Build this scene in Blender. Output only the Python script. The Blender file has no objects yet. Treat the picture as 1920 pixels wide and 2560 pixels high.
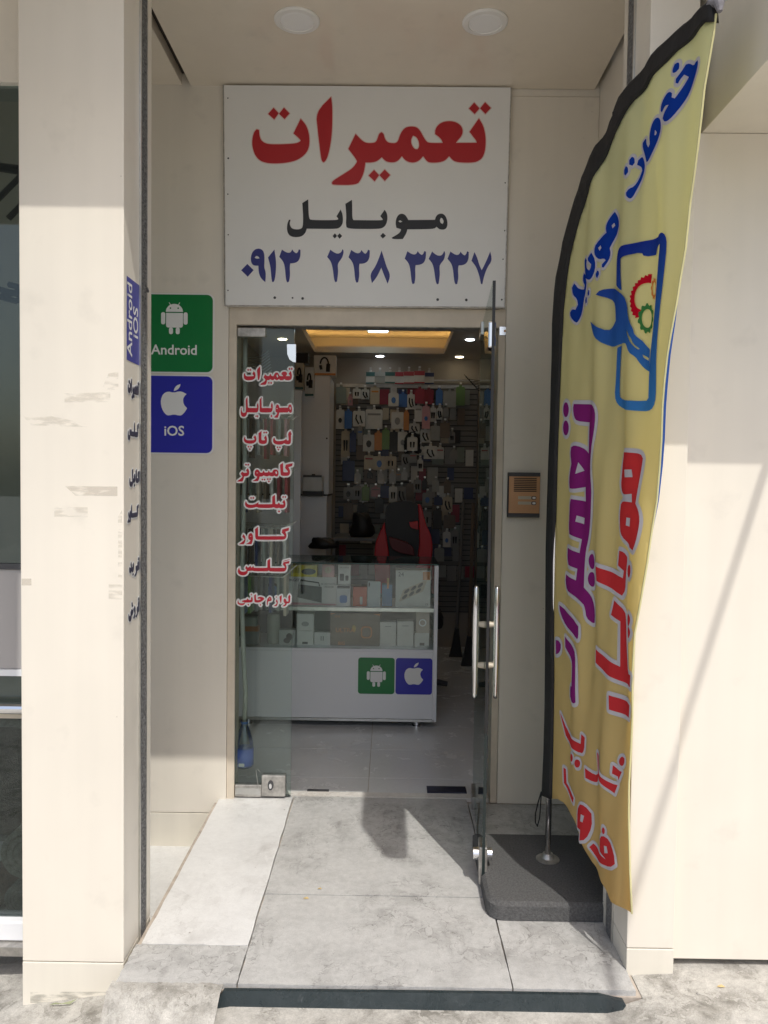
import bpy, bmesh, math, random
from mathutils import Vector, Matrix
from mathutils.geometry import tessellate_polygon
rnd = random.Random(7)
sc = bpy.context.scene
COL = sc.collection
R = math.radians
# ---------------------------------------------------------------- camera, sky, sun, exposure
cam = bpy.data.objects.new('camera', bpy.data.cameras.new('camera'))
COL.objects.link(cam)
cam.location = (0, -3.40, 1.41)
YAW, PITCH, ROLL = R(-0.3686), R(2.2385), R(0.7590)
fwd = Vector((math.sin(YAW)*math.cos(PITCH), math.cos(YAW)*math.cos(PITCH), -math.sin(PITCH)))
rgt = Vector((math.cos(YAW), -math.sin(YAW), 0))
dwn = fwd.cross(rgt)
r2 = math.cos(ROLL)*rgt - math.sin(ROLL)*dwn
d2 = fwd.cross(r2)
m = Matrix((r2, -d2, -fwd)).transposed().to_4x4()
m.translation = cam.location
cam.matrix_world = m
cam.data.sensor_fit = 'VERTICAL'
cam.data.sensor_height = 36
cam.data.lens = 1960/2560*36
cam.data.clip_start = 0.05
cam.data.clip_end = 500
sc.camera = cam
SUN = Vector((0.37, -1.0, 1.70)).normalized()
W = bpy.data.worlds.new('World'); sc.world = W; W.use_nodes = True
nt = W.node_tree
sky = nt.nodes.new('ShaderNodeTexSky'); sky.sky_type = 'NISHITA'; sky.sun_disc = False
sky.sun_elevation = math.asin(SUN.z); sky.sun_rotation = math.atan2(SUN.x, SUN.y)
sky.dust_density = 4.0
bg = nt.nodes['Background']; bg.inputs[1].default_value = 0.14
nt.links.new(sky.outputs[0], bg.inputs[0])
sun = bpy.data.objects.new('sun', bpy.data.lights.new('sun', 'SUN')); COL.objects.link(sun)
sun.data.energy = 2.3; sun.data.angle = R(0.42); sun.data.color = (1, 0.965, 0.90)
sun.rotation_euler = SUN.to_track_quat('Z', 'Y').to_euler(); sun.location = (3, -8, 12)
sc.view_settings.view_transform = 'Standard'; sc.view_settings.look = 'None'
sc.view_settings.gamma = 1; sc.view_settings.exposure = 0.30
sc.cycles.use_denoising = True
sc.cycles.transparent_max_bounces = 12
sc.cycles.max_bounces = 9
sc.cycles.diffuse_bounces = 5
sc.cycles.glossy_bounces = 4
sc.cycles.sample_clamp_indirect = 6
# ---------------------------------------------------------------- outlines in millimetres on each surface
SIGN={'tamirat':[[[(-582,2892),(-595,2878),(-602,2840),(-598,2810),(-586,2779),(-563,2758),(-528,2750),(-489,2750),(-450,2754),(-411,2764),(-381,2784),(-363,2808),(-357,2839),(-360,2877),(-372,2911),(-396,2938),(-426,2876),(-401,2855),(-395,2846),(-408,2836),(-443,2832),(-490,2830),(-528,2830),(-550,2836),(-564,2848),(-570,2867),(-572,2889)]],[[(-511,2982),(-489,2959),(-508,2933),(-534,2956)]],[[(-467,2983),(-443,2959),(-464,2935),(-488,2957)]],[[(-268,3030),(-332,2966),(-323,2885),(-311,2794),(-306,2763),(-297,2757),(-287,2765),(-276,2794),(-266,2848),(-262,2908),(-262,2984)]],[[(-261,2675),(-251,2685),(-209,2711),(-174,2734),(-157,2757),(-155,2766),(-193,2814),(-163,2877),(-133,2847),(-114,2839),(-86,2840),(-75,2846),(-68,2865),(-64,2879),(-54,2885),(-44,2879),(-39,2858),(-28,2844),(-13,2840),(7,2840),(17,2849),(23,2870),(33,2891),(48,2906),(71,2911),(95,2908),(110,2893),(122,2871),(134,2852),(146,2842),(206,2843),(201,2856),(188,2869),(173,2879),(173,2898),(185,2918),(206,2931),(237,2935),(264,2929),(284,2914),(291,2893),(285,2872),(270,2855),(262,2844),(349,2845),(349,2852),(318,2890),(357,2947),(377,2915),(386,2877),(388,2843),(385,2809),(375,2782),(356,2768),(333,2762),(279,2762),(252,2768),(234,2788),(217,2769),(190,2761),(151,2760),(138,2768),(124,2787),(108,2768),(85,2759),(62,2762),(46,2771),(34,2786),(19,2767),(0,2759),(-27,2761),(-41,2770),(-51,2781),(-70,2764),(-93,2758),(-120,2758),(-125,2719),(-139,2685),(-156,2664),(-255,2663),(-261,2668)],[(80,2872),(71,2855),(75,2832),(88,2816),(100,2816),(107,2827),(105,2848),(95,2866)]],[[(336,3012),(359,2988),(339,2964),(314,2987)]],[[(382,3014),(407,2990),(384,2965),(361,2988)]],[[(-83,2728),(-61,2706),(-80,2680),(-106,2704)]],[[(-38,2730),(-14,2707),(-37,2682),(-60,2706)]]],'mobile':[[[(-5,2445),(23,2461),(33,2472),(35,2481),(15,2487),(11,2505),(13,2524),(22,2541),(35,2547),(50,2543),(60,2530),(65,2520),(178,2522),(182,2537),(193,2547),(209,2549),(222,2540),(230,2522),(232,2503),(228,2488),(218,2481),(198,2482),(185,2493),(175,2483),(62,2481),(57,2463),(43,2440),(0,2439)],[(23,2514),(30,2519),(40,2513),(31,2509)],[(204,2531),(198,2522),(202,2509),(211,2505),(216,2514),(211,2527)]],[[(-175,2602),(-203,2585),(-198,2537),(-200,2502),(-197,2487),(-183,2480),(-66,2481),(-43,2485),(-29,2499),(-23,2523),(-25,2546),(-36,2562),(-54,2535),(-43,2521),(-47,2517),(-168,2517),(-173,2526),(-174,2575)]],[[(-42,2465),(-29,2453),(-42,2441),(-53,2452)]],[[(-361,2602),(-386,2586),(-382,2535),(-382,2487),(-392,2477),(-409,2475),(-428,2478),(-437,2490),(-439,2502),(-435,2515),(-442,2516),(-448,2503),(-451,2480),(-447,2459),(-434,2445),(-409,2442),(-385,2447),(-371,2462),(-366,2479),(-245,2479),(-226,2484),(-214,2500),(-212,2521),(-215,2544),(-223,2561),(-240,2532),(-232,2521),(-238,2516),(-347,2515),(-356,2521),(-359,2550)]],[[(-246,2461),(-237,2450),(-246,2439),(-256,2449)]],[[(-226,2461),(-215,2450),(-226,2438),(-236,2450)]]],'phone':[[[(-618,2328),(-591,2302),(-616,2274),(-644,2301)]],[[(-541,2252),(-559,2267),(-569,2290),(-571,2321),(-591,2321),(-601,2332),(-604,2352),(-599,2375),(-586,2390),(-568,2394),(-552,2387),(-545,2368),(-545,2333),(-546,2314),(-538,2291)],[(-581,2362),(-587,2354),(-578,2350),(-566,2352),(-572,2361)]],[[(-503,2390),(-530,2356),(-519,2318),(-515,2272),(-512,2254),(-507,2252),(-501,2260),(-496,2295),(-495,2341)]],[[(-471,2390),(-482,2359),(-466,2342),(-458,2319),(-453,2265),(-448,2252),(-440,2255),(-435,2280),(-437,2319),(-435,2332),(-415,2334),(-400,2342),(-392,2362),(-392,2389),(-399,2392),(-403,2379),(-410,2375),(-420,2381),(-427,2391),(-433,2379),(-443,2376),(-456,2380)]],[[(-265,2392),(-278,2361),(-263,2344),(-254,2317),(-248,2267),(-242,2255),(-235,2258),(-230,2298),(-233,2329),(-228,2340),(-213,2360),(-207,2387),(-213,2395),(-217,2384),(-225,2377),(-236,2375),(-250,2381)]],[[(-176,2392),(-187,2361),(-171,2343),(-163,2320),(-158,2266),(-152,2254),(-145,2256),(-140,2282),(-142,2321),(-140,2334),(-121,2335),(-105,2344),(-97,2363),(-97,2390),(-104,2394),(-109,2381),(-116,2376),(-125,2382),(-132,2392),(-138,2381),(-148,2377),(-162,2382)]],[[(-47,2391),(-55,2365),(-72,2323),(-95,2290),(-86,2253),(-64,2281),(-47,2319),(-34,2285),(-19,2251),(-7,2287),(-25,2323),(-37,2362)]],[[(63,2389),(52,2358),(68,2341),(76,2318),(82,2264),(87,2251),(95,2254),(99,2279),(97,2318),(99,2331),(119,2333),(134,2341),(142,2361),(142,2388),(135,2391),(131,2378),(124,2374),(114,2380),(107,2390),(101,2378),(91,2375),(78,2379)]],[[(168,2389),(154,2358),(170,2340),(178,2313),(185,2263),(191,2251),(198,2254),(203,2294),(200,2325),(204,2337),(220,2356),(225,2383),(219,2392),(215,2381),(208,2373),(196,2371),(182,2377)]],[[(246,2390),(234,2359),(250,2341),(258,2318),(264,2264),(270,2252),(277,2254),(282,2280),(279,2318),(282,2332),(301,2333),(316,2342),(324,2361),(324,2388),(317,2392),(313,2379),(306,2374),(296,2380),(289,2390),(283,2378),(273,2375),(260,2380)]],[[(348,2389),(336,2352),(356,2328),(371,2289),(378,2255),(384,2254),(390,2286),(403,2324),(424,2355),(415,2392),(399,2351),(384,2320),(380,2313),(369,2336),(360,2366)]]]}
DOORW={'laptop':[[[(-633.3,1596.6),(-637.3,1589.9),(-637.8,1581.9),(-634.5,1573.9),(-626.5,1568.7),(-614.8,1566.2),(-602.3,1566.7),(-591.6,1570),(-584.5,1576.4),(-581.9,1585.3),(-583.7,1596),(-588.6,1604.3),(-595.3,1594),(-590.8,1587.9),(-590.8,1584.3),(-597.1,1581.6),(-613.1,1581.3),(-625.7,1582.1),(-630.7,1586.5),(-631.4,1594.5)]],[[(-560.2,1622.9),(-574,1612.1),(-573,1593.4),(-572.9,1575.6),(-569.3,1568.6),(-559.4,1565.5),(-546.9,1565.8),(-538.9,1569.8),(-536.3,1577.9),(-536.7,1592.1),(-540.9,1604.2),(-549.8,1592.8),(-545.3,1585.8),(-546.1,1582.2),(-555.9,1581.5),(-559.9,1583.8),(-561,1591.8)]],[[(-505.7,1594.3),(-509.9,1587.1),(-509.8,1576.4),(-504.9,1568.5),(-494.2,1564.2),(-480.8,1563.5),(-470.9,1564.8),(-461.2,1569.9),(-454,1566.5),(-443.3,1565.4),(-435.2,1567.6),(-431.4,1575.7),(-431.7,1607.7),(-428.5,1609.5),(-434.8,1624.6),(-445.1,1613.8),(-442.6,1595.1),(-442,1583.5),(-448.8,1582.6),(-452.7,1589.6),(-459.5,1583.3),(-475.5,1579.6),(-491.6,1579.3),(-500.6,1582.8),(-503.3,1591.7)]],[[(-616.6,1557.3),(-612.1,1553.2),(-616.5,1548.7),(-621,1553.1)]],[[(-605.8,1557.4),(-601.9,1553),(-606.1,1548.5),(-610.3,1552.9)]],[[(-611.1,1547.5),(-606.6,1542.8),(-611.1,1538.1),(-615.6,1542.7)]],[[(-549.1,1620.4),(-544.6,1615.5),(-549.4,1610.5),(-553.5,1615.4)]],[[(-539.8,1620.5),(-534.8,1615.6),(-539.7,1610.6),(-544.4,1615.5)]],[[(-490.5,1556.6),(-486,1552.4),(-490.3,1547.8),(-494.6,1552.2)]],[[(-479.8,1556.4),(-475.3,1552),(-479.9,1547.4),(-484.2,1551.8)]],[[(-486,1547),(-481.5,1542.6),(-485.9,1537.6),(-490.8,1542.5)]]],'computer':[[[(-666.1,1401.6),(-655,1409.4),(-643.4,1420.3),(-642.9,1423.9),(-650.1,1435.4),(-644.1,1444.8),(-636.4,1438.8),(-625.6,1439.3),(-622.1,1442),(-627.1,1450),(-619.5,1459.4),(-614.1,1451),(-612.6,1439.5),(-614.8,1430.5),(-621.1,1424.7),(-635.4,1423.1),(-637.1,1412.3),(-642.4,1401.2),(-663.9,1400.4)]],[[(-465.8,1485.1),(-479.2,1476),(-477.2,1455.5),(-476.2,1435.9),(-471.6,1428.8),(-462.7,1427.5),(-446.6,1427.9),(-438.5,1431),(-434.1,1440),(-435.2,1454.3),(-441.5,1465.8),(-424.9,1472.3),(-423.3,1484.4),(-453.2,1477.3),(-456.7,1462.9),(-444,1447.9),(-444.9,1444.3),(-461,1443.6),(-464.6,1446.8),(-464.8,1470)]],[[(-597.7,1404.3),(-586.9,1410.3),(-578.9,1418.5),(-578.1,1422.9),(-587.1,1427.3),(-589.3,1434.4),(-589,1443.3),(-585.4,1451.4),(-579.2,1455.1),(-572,1452.5),(-567.5,1445.4),(-563.9,1441),(-555.8,1441.1),(-550.5,1451),(-545.1,1442.1),(-531.7,1442.3),(-527.3,1451.3),(-522.7,1442.8),(-512.9,1442.6),(-510.3,1449.7),(-504.9,1455.2),(-496,1456.2),(-487.9,1451.8),(-484.3,1442.9),(-485.1,1432.2),(-490.4,1425),(-497.5,1424.9),(-502.9,1428.4),(-511,1424.7),(-520.8,1426.4),(-526.2,1428.5),(-533.3,1424.4),(-544.1,1426.1),(-549.5,1428.7),(-556.6,1424.1),(-567.3,1423.4),(-569.1,1413.2),(-574.4,1403.9),(-594.1,1403.1)],[(-582.7,1439.9),(-578.2,1441.3),(-573.7,1439.1),(-579.1,1438.1)],[(-496.3,1448.1),(-498.6,1442.7),(-495.9,1437.4),(-492.3,1435.7),(-490.9,1441.1),(-493.2,1446.4)]],[[(-627.1,1478.9),(-622.5,1474.7),(-627.6,1470),(-632.1,1474.6)]],[[(-616.9,1479),(-612.4,1474.3),(-617.4,1469.7),(-621.9,1474.7)]],[[(-555.7,1415.6),(-550.8,1410.8),(-555.6,1406.3),(-559.7,1410.9)]],[[(-545.8,1415.7),(-541.3,1410.9),(-545.7,1406),(-550.2,1410.8)]],[[(-531.5,1417.8),(-527,1413.3),(-531.8,1408.4),(-536.5,1413.3)]],[[(-521.7,1418),(-517.1,1413.4),(-521.6,1408.5),(-526.5,1413.4)]],[[(-526.6,1408.1),(-522.1,1403.5),(-526.9,1398.6),(-531.8,1403.5)]]],'tablet':[[[(-626.6,1315.9),(-630.2,1306.9),(-630.1,1298),(-625.6,1290.9),(-616.6,1286),(-605.8,1285.2),(-593.3,1286.8),(-579.9,1291.5),(-573.6,1287.6),(-562.8,1286.3),(-514.4,1287),(-505.5,1290.7),(-498.3,1287.2),(-489.3,1285.5),(-482.1,1288.3),(-474.9,1286.1),(-464.2,1286.2),(-456.2,1290.5),(-452.7,1299.5),(-453.7,1312.9),(-459.1,1324.5),(-467.6,1312.7),(-461.7,1305.6),(-462.5,1303.5),(-476.9,1303.6),(-482.3,1312.5),(-487.6,1304.4),(-496.6,1304.3),(-498.5,1312.3),(-499.1,1345.4),(-511.5,1336.3),(-511.3,1305),(-516.3,1303.5),(-571.9,1302.9),(-571,1312.8),(-580.9,1304.9),(-593.4,1300.6),(-609.5,1299.7),(-619.4,1302.6),(-623.9,1308.8)]],[[(-604.4,1334.5),(-599.5,1329.7),(-604.3,1324.8),(-609.2,1329.6)]],[[(-594.5,1335),(-589.4,1330.2),(-594.4,1325),(-599.1,1329.7)]],[[(-463.7,1340.5),(-459.2,1335.7),(-464,1331),(-468.5,1336)]],[[(-453.9,1340.6),(-449.4,1336.2),(-453.8,1331.3),(-458.9,1336.1)]],[[(-481.2,1277.6),(-476.1,1272.8),(-481.2,1267.4),(-486.5,1272.7)]]],'cover':[[[(-573.3,1203.6),(-586.4,1193),(-585,1174.7),(-584.9,1156.7),(-580.7,1148.7),(-570.8,1146.6),(-464.9,1148.1),(-454.1,1151.3),(-447.9,1160.4),(-448,1172.9),(-453.5,1183.6),(-438.3,1189.2),(-436.6,1202.2),(-466.1,1193.3),(-468.7,1179.8),(-456.9,1167.4),(-458.7,1164.3),(-569.1,1162.3),(-572.3,1164),(-572.5,1189.2)]],[[(-624.5,1127.7),(-613.8,1133.8),(-606.7,1141.1),(-605.8,1143.8),(-613.9,1148.2),(-615.7,1156.3),(-614.9,1166.2),(-610.5,1173.4),(-603.3,1176.2),(-597.9,1172.7),(-594.6,1163.7),(-594.5,1151.2),(-596.8,1138.5),(-601.2,1126.8),(-622.7,1126.5)],[(-608.6,1161.4),(-604.1,1162.7),(-601.8,1160.9),(-605,1159.6)]],[[(-656,1126.9),(-644.4,1134.3),(-633.6,1143.4),(-631.9,1148.8),(-641.8,1159.5),(-637,1170.3),(-631.1,1165),(-627.4,1154.3),(-627.3,1143.5),(-630.9,1132.7),(-635.3,1126.3),(-654.2,1125.7)]]],'glass':[[[(-653.6,1024.2),(-658,1017.8),(-660.7,1007.8),(-658.8,998.9),(-652.5,992.1),(-641.7,989.2),(-630.9,989.9),(-621.9,994),(-616.9,1001.2),(-616.6,1008.5),(-605.8,1009.5),(-595,1010.6),(-587.8,1008),(-530.2,1008.2),(-524.9,1011.9),(-517.7,1008),(-461.9,1007.6),(-451.2,1011.7),(-445.8,1021.7),(-446.8,1032.5),(-451.4,1042.3),(-435.3,1045.3),(-433.2,1056.1),(-460.5,1049.4),(-463.1,1039.5),(-453.1,1028.8),(-454,1025.2),(-516,1023.9),(-518.2,1026.1),(-518.4,1064.3),(-530.6,1055.6),(-530.7,1025.9),(-534,1023.7),(-584.3,1023.3),(-589.7,1024.2),(-592.5,1032.2),(-596.9,1025.9),(-602.3,1024),(-605.1,1033),(-610.4,1025.7),(-616.7,1023.8),(-623,1031.3),(-628.4,1020.9),(-622,1014.7),(-622.9,1009.3),(-631,1005.6),(-641.8,1005.4),(-649.9,1008.9),(-652.6,1015.2)]],[[(-460.5,1055.7),(-432.7,1063.3),(-433.6,1060.6),(-462.3,1052.1)]]],'accessories':[[[(-657.2,880.6),(-660.8,874.2),(-660.7,866.1),(-655.3,859.8),(-644.4,856.7),(-633.7,859.2),(-628.3,864.8),(-627.9,869.3),(-612.1,869.9),(-599.5,870.6),(-594.1,875.2),(-593.3,886.1),(-597,896.9),(-602.3,888.6),(-600.5,883.2),(-606.8,880.4),(-613.1,883.1),(-617.6,888.4),(-621.2,881.1),(-632,880.1),(-642.8,876.3),(-639.1,871.8),(-630.1,871.1),(-631.9,867.1),(-644.5,865.1),(-653.5,867.1),(-656.3,872.5)]],[[(-579.9,907.9),(-588,901.5),(-587,882.5),(-586,873.5),(-579.7,870),(-565.3,870.5),(-550.9,877.6),(-542.9,886.8),(-545.6,892.2),(-560,896.8),(-570.8,893.6),(-572.6,886.4),(-565.4,887.9),(-558.2,885.7),(-568.9,881),(-576.1,880.9),(-579.8,884.4)]],[[(-519.5,897.1),(-527.6,890.6),(-531.1,881.5),(-531.9,868.8),(-530.9,858.9),(-528.2,859.9),(-527.1,874.3),(-522.1,877.1),(-513.1,878.2),(-509.9,883.6),(-512.3,892.6)],[(-523,887.1),(-517.7,888.6),(-515.8,886.3),(-521.2,885.3)]],[[(-502.1,855.7),(-491.3,863.1),(-487.8,869.5),(-492.4,877.6),(-488.8,885.7),(-484.3,879.5),(-483.3,869.5),(-486.8,858.6),(-489.5,855.5)]],[[(-466.8,905),(-476.3,897.7),(-474.4,882.3),(-471.6,869.7),(-469.8,869.7),(-467.2,882.4),(-466.4,895.1)]],[[(-432.3,907.3),(-438.5,898.2),(-436.6,884.7),(-437.4,876.5),(-444.6,877.3),(-448.3,886.3),(-453.7,889.9),(-458.2,885.3),(-458.1,875.3),(-452.7,869.1),(-449.9,866.4),(-463.4,855.4),(-451.7,855.5),(-445.4,861.9),(-443.7,868.3),(-433.8,869.4),(-429.3,875.7),(-428.9,896.5),(-427.7,899.3)],[(-454.5,879),(-450,879.4),(-451.8,877.2)]],[[(-600.1,908.6),(-596.5,905),(-600,900.8),(-603.7,904.9)]],[[(-613.3,864.4),(-609.7,860.5),(-613.3,856.5),(-616.9,860.4)]],[[(-559.8,863.9),(-556.2,860.2),(-559.7,856.1),(-563.4,860.1)]],[[(-490.2,898.7),(-487.1,895.7),(-490.1,892.6),(-493.4,895.6)]]]}
PILW={'cable':[[[(-1121.7,1408.3),(-1124.1,1400.3),(-1123.2,1392.3),(-1117.1,1387.3),(-1109.5,1385.8),(-1101.9,1387.2),(-1095.7,1392.3),(-1094.2,1398.3),(-1081.8,1398.3),(-1075.5,1401.4),(-1074,1410.5),(-1077.2,1421.7),(-1085,1414.6),(-1081.8,1409.5),(-1086.5,1406.9),(-1094.2,1407.9),(-1094.3,1424.6),(-1092.8,1435.2),(-1101.4,1431.6),(-1099.5,1410.4),(-1098.2,1398.3),(-1108,1396.8),(-1117.2,1398.3),(-1120.2,1402.3)]],[[(-1059.8,1434.7),(-1068.4,1430),(-1067.7,1412.6),(-1068.3,1403.4),(-1062.9,1398.3),(-1053.3,1397.1),(-1042.1,1398.8),(-1036.3,1404.5),(-1037.3,1414.9),(-1043.8,1422),(-1030.8,1423.2),(-1027.6,1432.1),(-1047,1428.2),(-1050.2,1419.9),(-1042.1,1411.7),(-1047,1407.6),(-1056.6,1408.1),(-1060.7,1412.7)]],[[(-1080.2,1391.7),(-1076.1,1388.6),(-1080.2,1386.1),(-1084.3,1388.7)]]],'buy':[[[(-1109.2,1162),(-1112.4,1157),(-1107.5,1146.9),(-1112.4,1144.2),(-1120.4,1147.8),(-1125.2,1146.7),(-1124.2,1138.1),(-1120.4,1132.9),(-1112.3,1133.6),(-1105.9,1139.2),(-1099.4,1133.3),(-1091.3,1134.3),(-1085.4,1142.3),(-1087.4,1157.6),(-1094.6,1154),(-1091.9,1146.2),(-1099.4,1144.9),(-1104.3,1148.7)]],[[(-1046.3,1157.9),(-1051.3,1152.7),(-1046.2,1147.8),(-1054.7,1145.4),(-1066.5,1145.6),(-1067.4,1139.2),(-1063.1,1133.3),(-1065.4,1125.9),(-1078,1119.8),(-1073.1,1117.8),(-1064.7,1119.3),(-1058,1126.2),(-1056.3,1132),(-1041.1,1134.1),(-1027.3,1140.3),(-1025.6,1148.9),(-1036,1155)]],[[(-1042.9,1169.9),(-1038.4,1166.8),(-1041.2,1162.6),(-1045.3,1166.3)]],[[(-1091.9,1127.1),(-1087.3,1124.4),(-1091.9,1122.4),(-1096.8,1125.5)]]],'sell':[[[(-1040.8,1037.2),(-1045.9,1030.2),(-1042.4,1020.9),(-1054.3,1020.6),(-1057.7,1014.6),(-1052.6,1007.2),(-1056,1000),(-1067.1,994.8),(-1061,992.7),(-1053.6,995.2),(-1048.2,1004.2),(-1037.3,1007.9),(-1032.8,1019.3),(-1034.6,1030.7)],[(-1040.1,1028.2),(-1042.1,1025.2),(-1039.4,1022.6),(-1037.7,1025.6)]],[[(-1076.2,1027.4),(-1083.8,1021),(-1081.8,1014.2),(-1076.1,1008.9),(-1079.4,1001.9),(-1088.3,995.3),(-1081.1,992.4),(-1073.8,996.5),(-1071.1,1007),(-1071.8,1019.1)],[(-1077.8,1019),(-1079.5,1016.8),(-1076.5,1014.9),(-1075.1,1017.4)]],[[(-1129.7,1011.5),(-1132.2,1005.6),(-1129.7,996.6),(-1121.7,991),(-1112.1,991.4),(-1107.9,998.1),(-1107.3,1005.6),(-1097.5,1007.1),(-1091,1011.4),(-1091,1022.2),(-1095.9,1018.7),(-1100.8,1017.4),(-1105.7,1022.5),(-1108.9,1018.7),(-1113.7,1015.2),(-1112.1,1007.5),(-1115.3,1003.7),(-1123.3,1003),(-1127.2,1006.8)]],[[(-1040.8,1047.1),(-1038.1,1043.4),(-1041.5,1040.6),(-1044.2,1044.3)]],[[(-1100.9,1042.1),(-1096.9,1038.2),(-1100.8,1036.7),(-1104.1,1039.9)]],[[(-1099.2,1034.8),(-1094.3,1032.2),(-1099.2,1030.9),(-1103.4,1033.7)]]]}
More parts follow.
